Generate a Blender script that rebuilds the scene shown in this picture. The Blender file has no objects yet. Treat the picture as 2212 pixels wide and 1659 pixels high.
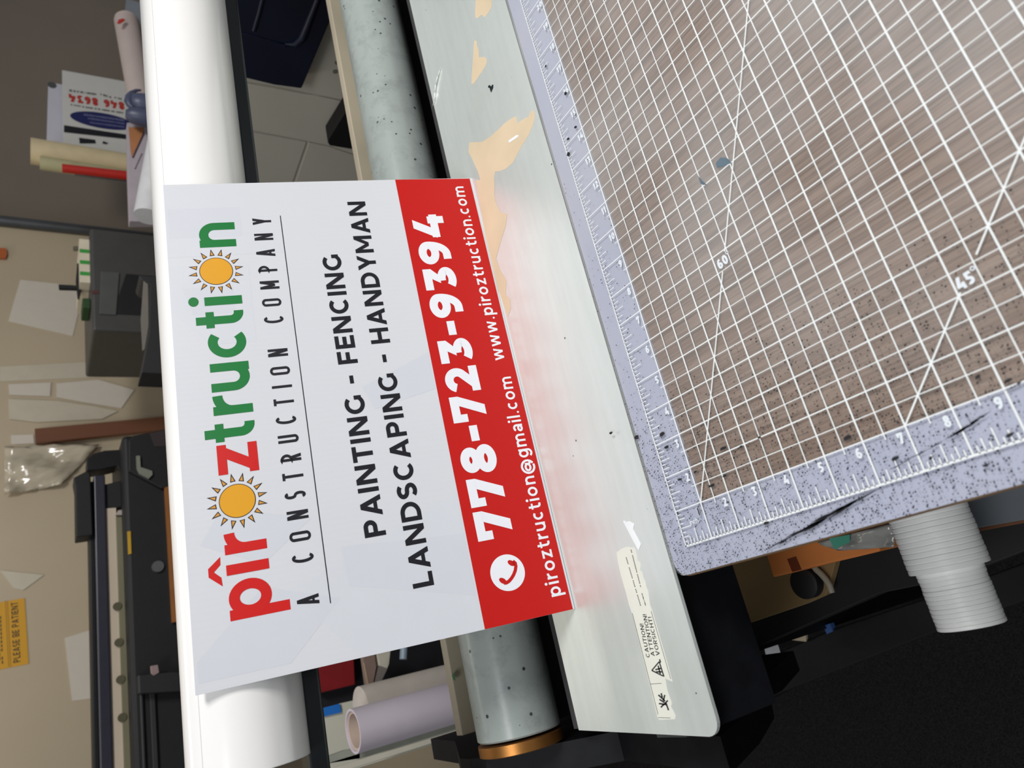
import bpy, math, random
from mathutils import Vector, Matrix
random.seed(7)
IN = 0.0254            # every length below is in inches, as on the cutting mat's own rulers
FLOOR = -36.0          # the mat's top is the height 0, the floor 36 in below
scn = bpy.context.scene
COL = scn.collection

# ------------------------------------------------------------------ camera
CAM = Vector((-1.29687, -14.30311, 15.23976))
RX = Vector((-0.21929223, -0.51764421, -0.82701596))   # picture right
RY = Vector((-0.91747615, 0.39775024, -0.00568033))    # picture down
RZ = Vector((0.33188618, 0.75752176, -0.56214975))     # viewing direction
FPX = 1516.407
def P(p):  # inches -> metres, floor at z = 0
    return Vector((p[0]*IN, p[1]*IN, (p[2]-FLOOR)*IN))
cd = bpy.data.cameras.new('camera'); cam = bpy.data.objects.new('camera', cd); COL.objects.link(cam)
cd.sensor_fit = 'HORIZONTAL'; cd.sensor_width = 36.0; cd.lens = FPX/2212*36.0
m = Matrix.Identity(4)
for i in range(3):
    m[i][0] = RX[i]; m[i][1] = -RY[i]; m[i][2] = -RZ[i]; m[i][3] = P(CAM)[i]
cam.matrix_world = m
cd.clip_start = 0.02; cd.clip_end = 60
cd.dof.use_dof = True; cd.dof.focus_distance = 25.5*IN; cd.dof.aperture_fstop = 9.0
scn.camera = cam

# surveying helpers: where the line of sight through a picture point meets a real plane
def ray(x, y):
    return RX*((x-1106)/FPX) + RY*((y-829.5)/FPX) + RZ
def onz(x, y, z): d = ray(x, y); return CAM + d*((z-CAM[2])/d[2])
def ony(x, y, Y): d = ray(x, y); return CAM + d*((Y-CAM[1])/d[1])
def onx(x, y, X): d = ray(x, y); return CAM + d*((X-CAM[0])/d[0])

# ------------------------------------------------------------------ materials
def lin(c):
    out = []
    for v in c:
        v /= 255.0
        out.append(v/12.92 if v <= 0.04045 else ((v+0.055)/1.055)**2.4)
    return (out[0], out[1], out[2], 1.0)
MATS = {}
def mat(name, rgb, rough=0.5, metal=0.0, coat=0.0, var=0.06, scale=30.0, bump=0.0, spec=0.5, stretch=None):
    """plain surface with a faint procedural mottling"""
    if name in MATS: return MATS[name]
    M = bpy.data.materials.new(name); M.use_nodes = True
    nt = M.node_tree; b = nt.nodes['Principled BSDF']
    tc = nt.nodes.new('ShaderNodeTexCoord'); n = nt.nodes.new('ShaderNodeTexNoise')
    n.inputs['Scale'].default_value = scale; n.inputs['Detail'].default_value = 4
    src = tc.outputs['Object']
    if stretch:
        mp = nt.nodes.new('ShaderNodeMapping'); mp.inputs['Scale'].default_value = stretch
        nt.links.new(src, mp.inputs['Vector']); src = mp.outputs['Vector']
    nt.links.new(src, n.inputs['Vector'])
    r = nt.nodes.new('ShaderNodeValToRGB')
    c = lin(rgb)
    r.color_ramp.elements[0].position = 0.3; r.color_ramp.elements[1].position = 0.7
    r.color_ramp.elements[0].color = [max(0, v*(1-var)) for v in c[:3]]+[1]
    r.color_ramp.elements[1].color = [min(1, v*(1+var)) for v in c[:3]]+[1]
    nt.links.new(n.outputs['Fac'], r.inputs['Fac']); nt.links.new(r.outputs['Color'], b.inputs['Base Color'])
    b.inputs['Roughness'].default_value = rough; b.inputs['Metallic'].default_value = metal
    b.inputs['Coat Weight'].default_value = coat; b.inputs['Specular IOR Level'].default_value = spec
    if bump:
        bp = nt.nodes.new('ShaderNodeBump'); bp.inputs['Strength'].default_value = bump; bp.inputs['Distance'].default_value = 0.002
        nt.links.new(n.outputs['Fac'], bp.inputs['Height']); nt.links.new(bp.outputs['Normal'], b.inputs['Normal'])
    MATS[name] = M
    return M

def speckle(M, scale, rad, dark, density, stain=0.0, stain_scale=6.0, stain_col=(60,66,66)):
    """adds small dark flecks (wear, toner) and soft grime to an existing material"""
    nt = M.node_tree; b = nt.nodes['Principled BSDF']
    tc = [x for x in nt.nodes if x.type == 'TEX_COORD'][0]
    old = b.inputs['Base Color'].links[0].from_socket
    v = nt.nodes.new('ShaderNodeTexVoronoi'); v.inputs['Scale'].default_value = scale; v.inputs['Randomness'].default_value = 1
    nt.links.new(tc.outputs['Object'], v.inputs['Vector'])
    sep = nt.nodes.new('ShaderNodeSeparateColor'); nt.links.new(v.outputs['Color'], sep.inputs['Color'])
    lt = nt.nodes.new('ShaderNodeMath'); lt.operation = 'LESS_THAN'; lt.inputs[1].default_value = density
    nt.links.new(sep.outputs['Red'], lt.inputs[0])
    rr = nt.nodes.new('ShaderNodeMath'); rr.operation = 'MULTIPLY'; rr.inputs[1].default_value = rad
    nt.links.new(sep.outputs['Green'], rr.inputs[0])
    l2 = nt.nodes.new('ShaderNodeMath'); l2.operation = 'LESS_THAN'
    nt.links.new(v.outputs['Distance'], l2.inputs[0]); nt.links.new(rr.outputs[0], l2.inputs[1])
    mu = nt.nodes.new('ShaderNodeMath'); mu.operation = 'MULTIPLY'
    nt.links.new(lt.outputs[0], mu.inputs[0]); nt.links.new(l2.outputs[0], mu.inputs[1])
    mx = nt.nodes.new('ShaderNodeMixRGB'); mx.inputs['Color2'].default_value = lin(dark)
    nt.links.new(mu.outputs[0], mx.inputs['Fac']); nt.links.new(old, mx.inputs['Color1'])
    res = mx.outputs['Color']
    if stain:
        n = nt.nodes.new('ShaderNodeTexNoise'); n.inputs['Scale'].default_value = stain_scale; n.inputs['Detail'].default_value = 6; n.inputs['Roughness'].default_value = 0.7
        nt.links.new(tc.outputs['Object'], n.inputs['Vector'])
        rp = nt.nodes.new('ShaderNodeMapRange'); rp.inputs['From Min'].default_value = 0.48; rp.inputs['From Max'].default_value = 0.72; rp.inputs['To Max'].default_value = stain
        nt.links.new(n.outputs['Fac'], rp.inputs['Value'])
        m2 = nt.nodes.new('ShaderNodeMixRGB'); m2.inputs['Color2'].default_value = lin(stain_col)
        nt.links.new(rp.outputs['Result'], m2.inputs['Fac']); nt.links.new(res, m2.inputs['Color1']); res = m2.outputs['Color']
    nt.links.new(res, b.inputs['Base Color'])
    return M

def clear(name, haze=0.06, rough=0.3, tint=(1,1,1,1), ior=1.2):
    if name in MATS: return MATS[name]
    M = bpy.data.materials.new(name); M.use_nodes = True; nt = M.node_tree
    nt.nodes.remove(nt.nodes['Principled BSDF']); out = nt.nodes['Material Output']
    tr = nt.nodes.new('ShaderNodeBsdfTransparent'); tr.inputs['Color'].default_value = tint
    df = nt.nodes.new('ShaderNodeBsdfDiffuse'); df.inputs['Color'].default_value = (0.8, 0.8, 0.8, 1)
    gl = nt.nodes.new('ShaderNodeBsdfGlossy'); gl.inputs['Roughness'].default_value = rough
    tc = nt.nodes.new('ShaderNodeTexCoord'); n = nt.nodes.new('ShaderNodeTexNoise'); n.inputs['Scale'].default_value = 9; n.inputs['Detail'].default_value = 8
    nt.links.new(tc.outputs['Object'], n.inputs['Vector'])
    mr = nt.nodes.new('ShaderNodeMapRange'); mr.inputs['From Min'].default_value = 0.35; mr.inputs['From Max'].default_value = 0.75
    mr.inputs['To Min'].default_value = haze*0.5; mr.inputs['To Max'].default_value = haze*1.5
    nt.links.new(n.outputs['Fac'], mr.inputs['Value'])
    m1 = nt.nodes.new('ShaderNodeMixShader'); nt.links.new(mr.outputs['Result'], m1.inputs['Fac'])
    nt.links.new(tr.outputs[0], m1.inputs[1]); nt.links.new(df.outputs[0], m1.inputs[2])
    fr = nt.nodes.new('ShaderNodeFresnel'); fr.inputs['IOR'].default_value = ior
    m2 = nt.nodes.new('ShaderNodeMixShader'); nt.links.new(fr.outputs[0], m2.inputs['Fac'])
    nt.links.new(m1.outputs[0], m2.inputs[1]); nt.links.new(gl.outputs[0], m2.inputs[2])
    nt.links.new(m2.outputs[0], out.inputs['Surface'])
    MATS[name] = M
    return M

# ------------------------------------------------------------------ mesh building (inches)
class MB:
    def __init__(s): s.v = []; s.f = []; s.mi = []; s.cur = 0
    def add(s, pts, faces):
        o = len(s.v); s.v += [Vector(p) for p in pts]
        for f in faces: s.f.append([i+o for i in f]); s.mi.append(s.cur)
        return s
    def poly(s, pts): return s.add(pts, [list(range(len(pts)))])
    def box(s, x0, x1, y0, y1, z0, z1):
        p = [(x, y, z) for z in (z0, z1) for y in (y0, y1) for x in (x0, x1)]
        return s.add(p, [(0,2,3,1),(4,5,7,6),(0,1,5,4),(2,6,7,3),(0,4,6,2),(1,3,7,5)])
    def prism(s, pts, vec):
        """closed solid: outline pts swept along vec"""
        vec = Vector(vec); pts = [Vector(p) for p in pts]; n = len(pts)
        nrm = Vector((0,0,0))
        for i in range(n): nrm += pts[i].cross(pts[(i+1) % n])
        if nrm.dot(vec) > 0: pts = pts[::-1]
        q = [p+vec for p in pts]
        fs = [list(range(n)), list(range(2*n-1, n-1, -1))]
        for i in range(n):
            j = (i+1) % n; fs.append([j, i, n+i, n+j])
        return s.add(pts+q, fs)
    def lathe(s, p0, axis, prof, seg=40, cap=True):
        p0 = Vector(p0); a = Vector(axis).normalized()
        u = a.orthogonal().normalized(); w = a.cross(u)
        pts = []
        for t, r in prof:
            for k in range(seg):
                an = 2*math.pi*k/seg
                pts.append(p0+a*t+(u*math.cos(an)+w*math.sin(an))*r)
        fs = []
        for i in range(len(prof)-1):
            for k in range(seg):
                k2 = (k+1) % seg
                fs.append((i*seg+k, i*seg+k2, (i+1)*seg+k2, (i+1)*seg+k))
        if cap:
            fs.append(list(range(seg-1, -1, -1))); L = (len(prof)-1)*seg
            fs.append([L+k for k in range(seg)])
        return s.add(pts, fs)
    def cyl(s, p0, p1, r, r1=None, seg=32):
        p0 = Vector(p0); p1 = Vector(p1); L = (p1-p0).length
        return s.lathe(p0, p1-p0, [(0, r), (L, r if r1 is None else r1)], seg)
    def pipe(s, p0, p1, r, ri, seg=40):
        p0 = Vector(p0); p1 = Vector(p1); L = (p1-p0).length
        return s.lathe(p0, p1-p0, [(0, ri), (0, r), (L, r), (L, ri), (0, ri)], seg, cap=False)
    def tube(s, path, r, seg=10):
        path = [Vector(p) for p in path]
        pts = []; n = len(path); up = Vector((0.13, 0.21, 0.97))
        for i, p in enumerate(path):
            t = (path[min(i+1, n-1)]-path[max(i-1, 0)]).normalized()
            u = t.cross(up).normalized(); w = t.cross(u)
            rr = r[i] if isinstance(r, (list, tuple)) else r
            for k in range(seg):
                an = 2*math.pi*k/seg; pts.append(p+(u*math.cos(an)+w*math.sin(an))*rr)
        fs = []
        for i in range(n-1):
            for k in range(seg):
                k2 = (k+1) % seg
                fs.append((i*seg+k, i*seg+k2, (i+1)*seg+k2, (i+1)*seg+k))
        fs.append(list(range(seg-1, -1, -1))); fs.append([(n-1)*seg+k for k in range(seg)])
        return s.add(pts, fs)
    def build(s, name, mats, parent=None, bevel=0.0, smooth=None):
        if not isinstance(mats, (list, tuple)): mats = [mats]
        if parent is None:
            xs = [v[0] for v in s.v]; ys = [v[1] for v in s.v]; zs = [v[2] for v in s.v]
            org = Vector(((min(xs)+max(xs))/2, (min(ys)+max(ys))/2, min(zs)))
        else:
            r = parent
            while r.parent: r = r.parent
            org = ROOT[r.name]
        me = bpy.data.meshes.new(name)
        me.from_pydata([(v-org)*IN for v in s.v], [], s.f)
        for mm in mats: me.materials.append(mm)
        me.polygons.foreach_set('material_index', s.mi)
        if smooth:
            me.polygons.foreach_set('use_smooth', [True]*len(me.polygons))
            me.set_sharp_from_angle(angle=math.radians(smooth))
        me.update()
        o = bpy.data.objects.new(name, me); COL.objects.link(o)
        if parent is None:
            o.location = P(org); ROOT[o.name] = org
        else: o.parent = parent
        if bevel:
            bv = o.modifiers.new('bevel', 'BEVEL'); bv.width = bevel*IN; bv.segments = 3; bv.limit_method = 'ANGLE'; bv.angle_limit = 0.7
        return o
ROOT = {}
def thing(name, label, cat, loc, group=None):
    o = bpy.data.objects.new(name, None); COL.objects.link(o)
    o.empty_display_size = 0.05; o.location = P(loc); ROOT[o.name] = Vector(loc)
    return tag(o, label, cat, group)
def tag(o, label, cat, group=None, kind=None):
    o['label'] = label; o['category'] = cat
    if group: o['group'] = group
    if kind: o['kind'] = kind
    return o
def struct(o, label=None):
    o['kind'] = 'structure'
    if label: o['label'] = label
    return o

# ------------------------------------------------------------------ stroke lettering
def leg(x0, y0, x1, y1, hw): return ('p', [(x0-hw, y0), (x0+hw, y0), (x1+hw, y1), (x1-hw, y1)])
def rect(x0, y0, x1, y1): return ('p', [(x0, y0), (x1, y0), (x1, y1), (x0, y1)])
def arc(cx, cy, rx, ry, a0, a1, n=20):
    return [(cx+rx*math.cos(math.radians(a0+(a1-a0)*i/n)), cy+ry*math.sin(math.radians(a0+(a1-a0)*i/n))) for i in range(n+1)]
def S(pts, closed=False): return ('s', pts, closed)
def ell(cx, cy, rx, ry): return S(arc(cx, cy, rx, ry, 0, 360, 36)[:-1], True)
def disc(cx, cy, r): return ('p', arc(cx, cy, r, r, 0, 360, 24)[:-1])
WID = dict(A=.78,B=.64,C=.72,D=.74,E=.56,F=.54,G=.76,H=.7,I=0,L=.52,M=.86,N=.74,O=.78,P=.62,R=.64,S=.6,T=.62,U=.7,V=.76,Y=.72)
WID.update({'0':.62,'1':.36,'2':.58,'3':.58,'4':.64,'5':.58,'6':.6,'7':.58,'8':.6,'9':.6,'-':.34,'.':0,'!':0,' ':.3,'\u00b0':.26})
LOW = dict(a=.82,c=.84,g=.92,h=.84,i=0,l=0,m=1.4,n=.86,o=.96,p=.92,r=.55,t=.6,u=.86,w=1.34,z=.78)
LOW['@'] = 1.5
def glyph(c, w, t):
    h = t/2
    if c == 'A': return [leg(t*.55, 0, w/2, 1, t*.55), leg(w-t*.55, 0, w/2, 1, t*.55), rect(w*.2, .2, w*.8, .2+t*.85)]
    if c in 'BPR':
        r = (1-.46+t*.5)/2-h; cy = 1-h-r; o = [rect(0, 0, t, 1)]
        o.append(S([(h, 1-h)]+arc(w-h-r*.95, cy, r*.95, r, 90, -90)+[(h, cy-r)]))
        if c == 'R': o.append(leg(w-t*.6, 0, w*.5, .46, t*.56))
        if c == 'B':
            r2 = (cy-r-h)/2; o.append(S([(h, cy-r)]+arc(w-h-r2*.9, h+r2, r2*.95, r2, 90, -90)+[(h, h)]))
        return o
    if c in 'CG':
        o = [S(arc(w*.53, .5, w*.53-h, .5-h, 48, 312, 30))]
        if c == 'G': o = [S(arc(w*.53, .5, w*.53-h, .5-h, 48, 318, 30)), rect(w-t, .14, w, .5)]
        return o
    if c == 'D': return [rect(0, 0, t, 1), S([(h, 1-h)]+arc(w*.42, .5, w*.58-h, .5-h, 90, -90)+[(h, h)])]
    if c == 'E': return [rect(0, 0, t, 1), rect(0, 0, w, t), rect(0, 1-t, w, 1), rect(0, .5-h, w*.92, .5+h)]
    if c == 'F': return [rect(0, 0, t, 1), rect(0, 1-t, w, 1), rect(0, .46-h, w*.92, .46+h)]
    if c == 'H': return [rect(0, 0, t, 1), rect(w-t, 0, w, 1), rect(0, .5-h, w, .5+h)]
    if c == 'I': return [rect(0, 0, t, 1)]
    if c == 'L': return [rect(0, 0, t, 1), rect(0, 0, w, t)]
    if c == 'M': return [rect(0, 0, t, 1), rect(w-t, 0, w, 1), leg(w/2, .22, t*.5, 1, t*.5), leg(w/2, .22, w-t*.5, 1, t*.5)]
    if c == 'N': return [rect(0, 0, t, 1), rect(w-t, 0, w, 1), leg(w-t*.6, 0, t*.6, 1, t*.6)]
    if c in 'O0': return [ell(w/2, .5, w/2-h, .5-h)] if w > .55 else [S(arc(w/2, 1-w/2, w/2-h, w/2-h, 0, 180)+arc(w/2, w/2, w/2-h, w/2-h, 180, 360), True)]
    if c == 'S':
        r = .25-h*.5; p = arc(w/2, 1-h-r, w/2-h, r, 35, 265, 16)+arc(w/2, h+r, w/2-h, r, 85, -145, 16); return [S(p)]
    if c == 'T': return [rect(w/2-h, 0, w/2+h, 1), rect(0, 1-t, w, 1)]
    if c == 'U': return [S([(h, 1)]+arc(w/2, h+(w/2-h), w/2-h, w/2-h, 180, 360)+[(w-h, 1)])]
    if c == 'V': return [leg(w/2, 0, t*.55, 1, t*.55), leg(w/2, 0, w-t*.55, 1, t*.55)]
    if c == 'Y': return [rect(w/2-h, 0, w/2+h, .45), leg(w/2, .38, t*.55, 1, t*.57), leg(w/2, .38, w-t*.55, 1, t*.57)]
    if c == '1': return [rect(w-t, 0, w, 1), ('p', [(w-t, 1), (0, .84), (0, .84-t), (w-t, 1-t*1.1)])]
    if c == '2': return [S(arc(w*.48, 1-h-(w*.48-h), w*.48-h, w*.48-h, 165, -38, 18)+[(t*.75, t*.5)]), rect(0, 0, w, t)]
    if c == '3': return [rect(w*.02, 1-t, w*.95, 1), ('p', [(w*.30, .50), (w*.62, .50), (w*.95, 1-t), (w*.95-t*1.35, 1-t)]), S(arc(w*.47, .29, w*.53-h, .29-h, 100, -142, 24))]
    if c == '4': return [leg(t*.6, .3, w*.62, 1, t*.6), rect(t*.1, .2, w, .2+t), rect(w*.62, 0, w*.62+t, .52)]
    if c == '5': return [rect(w*.15, 1-t, w*.95, 1), rect(w*.12, .5, w*.12+t, 1), S([(w*.15, .6)]+arc(w*.48, .31, w*.52-h, .31-h, 80, -140, 20))]
    if c == '6': return [ell(w/2, .32, w/2-h, .32-h), S([(w*.8, 1-h)]+arc(w*.58, .34, w*.58-h, .66-h, 88, 180, 14))]
    if c == '9': return [ell(w/2, .68, w/2-h, .32-h), S([(w*.2, h)]+arc(w*.42, .66, w*.58-h, .66-h, 268, 360, 14))]
    if c == '7': return [rect(0, 1-t, w, 1), rect(0, 1-t*1.75, t*.9, 1-t), ('p', [(w*.2, 0), (w*.2+t*1.16, 0), (w, 1-t), (w-t*1.12, 1-t)])]
    if c == '8': return [ell(w/2, .27+h*.25, w/2-h, .27-h*.75), ell(w/2, .77-h*.25, w*.45-h, .23-h*.75+h*.25)]
    if c == '-': return [rect(0, .36, w, .36+t*.95)]
    if c == '!': return [rect(0, .3, t, 1), rect(0, 0, t, t)]
    if c == '.': return [disc(h, h, h)]
    if c == '\u00b0': return [ell(w/2, 1-w/2+.08, w/2-h*.6, w/2-h*.6)]
    return []
ASC = 1.28
def lower(c, w, t, asc=1.4, desc=-.4):
    h = t/2
    if c == 'o': return [ell(w/2, .5, w/2-h, .5-h)]
    if c == 'p': return [rect(0, desc, t, 1), ell((w+t*.2)/2, .5, (w-t*.2)/2-h, .5-h)]
    if c == 'c': return [S(arc(w*.55, .5, w*.55-h, .5-h, 52, 308, 26))]
    if c in 'nh':
        r = w/2-h; return [rect(0, 0, t, asc if c == 'h' else 1), S([(h, .4), (h, 1-h-r)][:1]+arc(w/2, 1-h-r, r, r, 180, 0)+[(w-h, 0)])]
    if c == 'm':
        q = (w-t)/2; r = q/2; return [rect(0, 0, t, 1), S(arc(h+r, 1-h-r, r, r, 180, 0)+[(h+2*r, 0)]), S(arc(h+3*r, 1-h-r, r, r, 180, 0)+[(h+4*r, 0)])]
    if c == 'u':
        r = w/2-h; return [rect(w-t, 0, w, 1), S([(h, 1)]+arc(w/2, h+r, r, r, 180, 360)+[(w-h, .6)])]
    if c == 'r': return [rect(0, 0, t, 1), S(arc(w*1.05, .5, w*1.05-h, .5-h, 180, 90, 12))]
    if c == 'i': return [rect(0, 0, t, 1), disc(h, ASC, t*.62)]
    if c == 'l': return [rect(0, 0, t, asc)]
    if c == 't': return [S([(w*.22+h, ASC-.02)]+arc(w*.22+h+.22, h+.22, .22, .22, 180, 270, 8)+[(w, h)]), rect(0, 1-t*.85, w, 1)]
    if c == 'z': return [rect(0, 0, w, t*.92), rect(0, 1-t*.92, w, 1), leg(t*.62, t*.3, w-t*.62, 1-t*.3, t*.62)]
    if c == 'w':
        q = w/4; return [leg(q, 0, t*.5, 1, t*.5), leg(q, 0, 2*q, 1, t*.48), leg(3*q, 0, 2*q, 1, t*.48), leg(3*q, 0, w-t*.5, 1, t*.5)]
    if c == 'g': return [ell((w-t*.2)/2, .5, (w-t*.2)/2-h, .5-h), S([(w-h, 1)]+arc(w/2, .02, w/2-h, .42-h, 0, -150, 16))]
    if c == 'a': return [S([(w-h, 0)]+arc(w*.5, .62, w*.5-h, .38-h, 0, 150, 16)), ell(w*.46, .29, w*.46-h, .29-h)]
    if c == '@': return [S(arc(w/2, .38, w/2-h*.8, .72-h*.8, -60, 290, 40)), ell(w*.46, .4, w*.22, .24), S([(w*.7, .66)]+arc(w*.8, .25, w*.1, .12, 180, 330, 8))]
    return glyph(c, w, t)
def offset_strip(pts, t, closed):
    n = len(pts); L = []; R = []
    pv = [Vector((p[0], p[1])) for p in pts]
    q = [pv[0]]
    for p in pv[1:]:
        if (p-q[-1]).length > 1e-5: q.append(p)
    pv = q; n = len(pv)
    for i in range(n):
        a = pv[i-1] if (i > 0 or closed) else None
        b = pv[(i+1) % n] if (i < n-1 or closed) else None
        d1 = (pv[i]-a).normalized() if a is not None else None
        d2 = (b-pv[i]).normalized() if b is not None else None
        if d1 is None: d1 = d2
        if d2 is None: d2 = d1
        n1 = Vector((-d1.y, d1.x)); n2 = Vector((-d2.y, d2.x)); mm = n1+n2
        if mm.length < 1e-4: mm = n1
        mm.normalize(); k = min(1/max(mm.dot(n1), .35), 2.2)
        L.append(pv[i]+mm*(t/2*k)); R.append(pv[i]-mm*(t/2*k))
    qs = []
    for i in range(n if closed else n-1):
        j = (i+1) % n; qs.append([R[i], R[j], L[j], L[i]])
    return qs
def glyph_polys(gl, t):
    out = []
    for k, g in enumerate(gl):
        if g[0] == 'p': out.append([Vector((p[0], p[1], k)) for p in g[1]])
        else: out += [[Vector((p.x, p.y, k)) for p in q] for q in offset_strip(g[1], t, g[2])]
    return out
def text(string, x0, x1, y0, hgt, t, gap=.14, low=False, wscale=1.0, hfun=None):
    """flat outlines of a line of lettering whose ink runs from x0 to x1 on baseline y0"""
    W = []; 
    for c in string:
        isl = low and (c in LOW)
        w = LOW[c] if isl else WID.get(c, .6)
        if isl and c == 'i' or isl and c == 'l': w = t
        elif c in 'I.!': w = t
        elif c == ' ': w = WID[' ']
        else: w = w*wscale
        W.append(w)
    tot = sum(W)+gap*(len(string)-1)
    sc = (x1-x0)/(tot*hgt)
    out = []; x = 0
    for c, w in zip(string, W):
        isl = low and (c in LOW)
        gl = lower(c, w, t) if isl else glyph(c, w, t)
        for p in glyph_polys(gl, t):
            out.append([(x0+(x+q.x)*hgt*sc, (y0(x0+(x+q.x)*hgt*sc) if callable(y0) else y0)+q.y*hgt, q.z) for q in p])
        x += w+gap
    return out
def put(mb, polys, fr, lift=0.0):
    """lay flat outlines on a frame (origin, right, up, normal)"""
    o, u, v, n = fr
    for i, p in enumerate(polys):
        a = sum(p[i][0]*p[(i+1) % len(p)][1]-p[(i+1) % len(p)][0]*p[i][1] for i in range(len(p)))
        if a < 0: p = p[::-1]
        mb.poly([o+u*q[0]+v*q[1]+n*(lift+.002*(q[2] if len(q) > 2 else i % 3)) for q in p])

exec_order = []
# ------------------------------------------------------------------ palette
black_metal = mat('black painted metal', (22,22,25), .5, var=.15, scale=60, spec=.3)
black_matte = mat('black matte plastic', (16,16,19), .6, var=.2, scale=50)
white_film = mat('glossy white film', (246,244,242), .22, var=.01, scale=8, coat=.3)
white_paper = mat('white paper', (222,220,222), .7, var=.03, scale=12)
cream_plastic = mat('cream plastic', (214,204,176), .5, var=.08, scale=20)
brass = mat('brass', (176,120,62), .38, metal=.85, var=.2, scale=25)

# ------------------------------------------------------------------ the setting
carpet = mat('charcoal carpet', (40,38,38), .95, var=.55, scale=420, bump=.6, spec=.1)
mb = MB(); mb.box(-70, 130, -70, 100, FLOOR-1, FLOOR)
struct(mb.build('floor', carpet), 'dark charcoal carpet floor under the machines')
mb = MB(); mb.box(-70, 130, 92, 94, FLOOR, 62)
struct(mb.build('wall_back', mat('taupe wall paint', (140,127,114), .8, var=.05, scale=3)), 'taupe painted back wall')
mb = MB(); mb.box(-70, 64.4, 84, 86, FLOOR, 62)
struct(mb.build('wall_left', mat('cream wall paint', (190,174,147), .45, var=.06, scale=2.2)), 'cream wall panel hung with papers')
mb = MB(); mb.cyl((64.9, 83.6, FLOOR), (64.9, 83.6, 62), .75, seg=20)
struct(mb.build('trim_1', mat('dull steel', (96,98,100), .35, metal=.7), smooth=40), 'steel edge post closing the cream wall panel')

# ------------------------------------------------------------------ roll laminator
LAM = thing('roll_laminator', 'grey and black roll laminator with a silver feed plate', 'laminator', (18, 9, FLOOR))
plate_m = mat('brushed silver plate', (235,242,238), .34, metal=.46, var=.03, scale=14, stretch=(1,9,9))
speckle(plate_m, 90, .12, (110,112,110), .05, stain=.12, stain_scale=5, stain_col=(178,168,150))
ZP = -.15
mb = MB()
yf, yb, xl, rr = .92, 7.32, -4.98, .45
out = [(38, yf, ZP), (38, yb, ZP), (xl+.3, yb, ZP)] + [(xl+rr-rr*math.cos(a), yf+rr-rr*math.sin(a), ZP) for a in [i*math.pi/12 for i in range(7)]]
mb.prism(out, (0, 0, -.12))
plate = mb.build('feed_plate', plate_m, LAM)
# worn areas where the coating came off
wear = mat('bare beige primer', (224,204,172), .6, var=.06, scale=20)
def onplate(pts, ox, oy, sc): return [onz(ox+x/sc, oy+y/sc, ZP+(.003 if ox > 700 else .006)) for x, y in pts]
mb = MB()
def flat(mb, pts):
    pts = [Vector(p) for p in pts]
    a = sum(pts[i].x*pts[(i+1) % len(pts)].y-pts[(i+1) % len(pts)].x*pts[i].y for i in range(len(pts)))
    if a < 0: pts = pts[::-1]
    mb.poly(pts)
flat(mb, onplate([(585,-60),(720,-60),(718,60),(700,95),(660,150),(635,125),(610,145),(585,160),(577,130)], 880, 0, 3.95))
flat(mb, onplate([(570,350),(590,345),(595,395),(608,420),(610,490),(660,485),(680,515),(665,565),(640,605),(600,665),(565,715),(545,715),(555,560)], 880, 0, 3.95))
flat(mb, onplate([(530,1215),(640,1210),(700,1170),(770,1110),(830,1050),(880,1015),(930,990),(940,1050),(1005,1005),(1030,1000),(1060,940),(1082,950),(1090,990),(1070,1070),(1040,1140),(975,1250),(930,1330),(900,1390),(840,1440),(790,1460),(750,1462),(738,1520),(745,1600),(735,1690),(680,1760),(640,1690),(640,1590),(600,1460),(540,1330),(520,1300)], 880, 0, 3.95))
flat(mb, onplate([(1090,60),(1215,60),(1215,170),(1230,230),(1260,280),(1300,290),(1290,370),(1250,500),(1225,590),(1250,660),(1295,740),(1290,830),(1320,870),(1325,930),(1305,985),(1240,800),(1150,420)], 680, 370, 3.13))
mb.build('worn_patch', wear, plate)['label'] = 'beige bare patches where the silver coating peeled'
# main rubber roller
roll_m = mat('pale grey rubber', (166,174,170), .27, var=.05, scale=10)
speckle(roll_m, 150, .30, (62,74,72), .2, stain=.32, stain_scale=38, stain_col=(92,98,98))
RC = Vector((0, 11.35, -.25)); RRAD = 1.63
mb = MB(); mb.lathe((-4.72, RC.y, RC.z), (1,0,0), [(0,RRAD-.06),(.06,RRAD),(42.4,RRAD),(42.5,RRAD-.06)], 72)
roller = mb.build('feed_roller', roll_m, LAM, smooth=30)
mb = MB(); mb.lathe((-5.24, RC.y, RC.z), (1,0,0), [(0,RRAD-.1),(.04,RRAD+.02),(.40,RRAD+.02),(.42,RRAD-.1)], 72)
mb.build('end_collar', brass, roller, smooth=30)['label'] = 'brass coloured collar on the roller end'
mb = MB(); mb.cyl((-5.3, RC.y, RC.z), (-4.6, RC.y, RC.z), .6)
mb.build('axle', black_metal, roller, smooth=30)
# cream scraper strip right behind the roller
mb = MB(); mb.box(-4.45, 38, 13.55, 14.05, -.9, 1.04)
strip = mb.build('scraper_strip', mat('yellowed cream strip', (184,173,152), .5, var=.1, scale=9), LAM, bevel=.05)
g = mat('green ink', (28,96,62), .6)
mb = MB(); c = onz(980, 1462, 1.045); mb.poly([c+Vector(v) for v in ((-.16,-.10,0),(.05,-.13,0),(.17,.0,0),(.06,.12,0),(-.1,.08,0))])
mb.build('ink_spot', g, strip)
# black cross bar under the film roll
mb = MB(); mb.box(-7, 38, 11.05, 12.0, 7.17, 7.84)
mb.build('cross_bar', mat('dark anodised bar', (34,38,42), .3, metal=.3, var=.1), LAM, bevel=.12)
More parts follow.
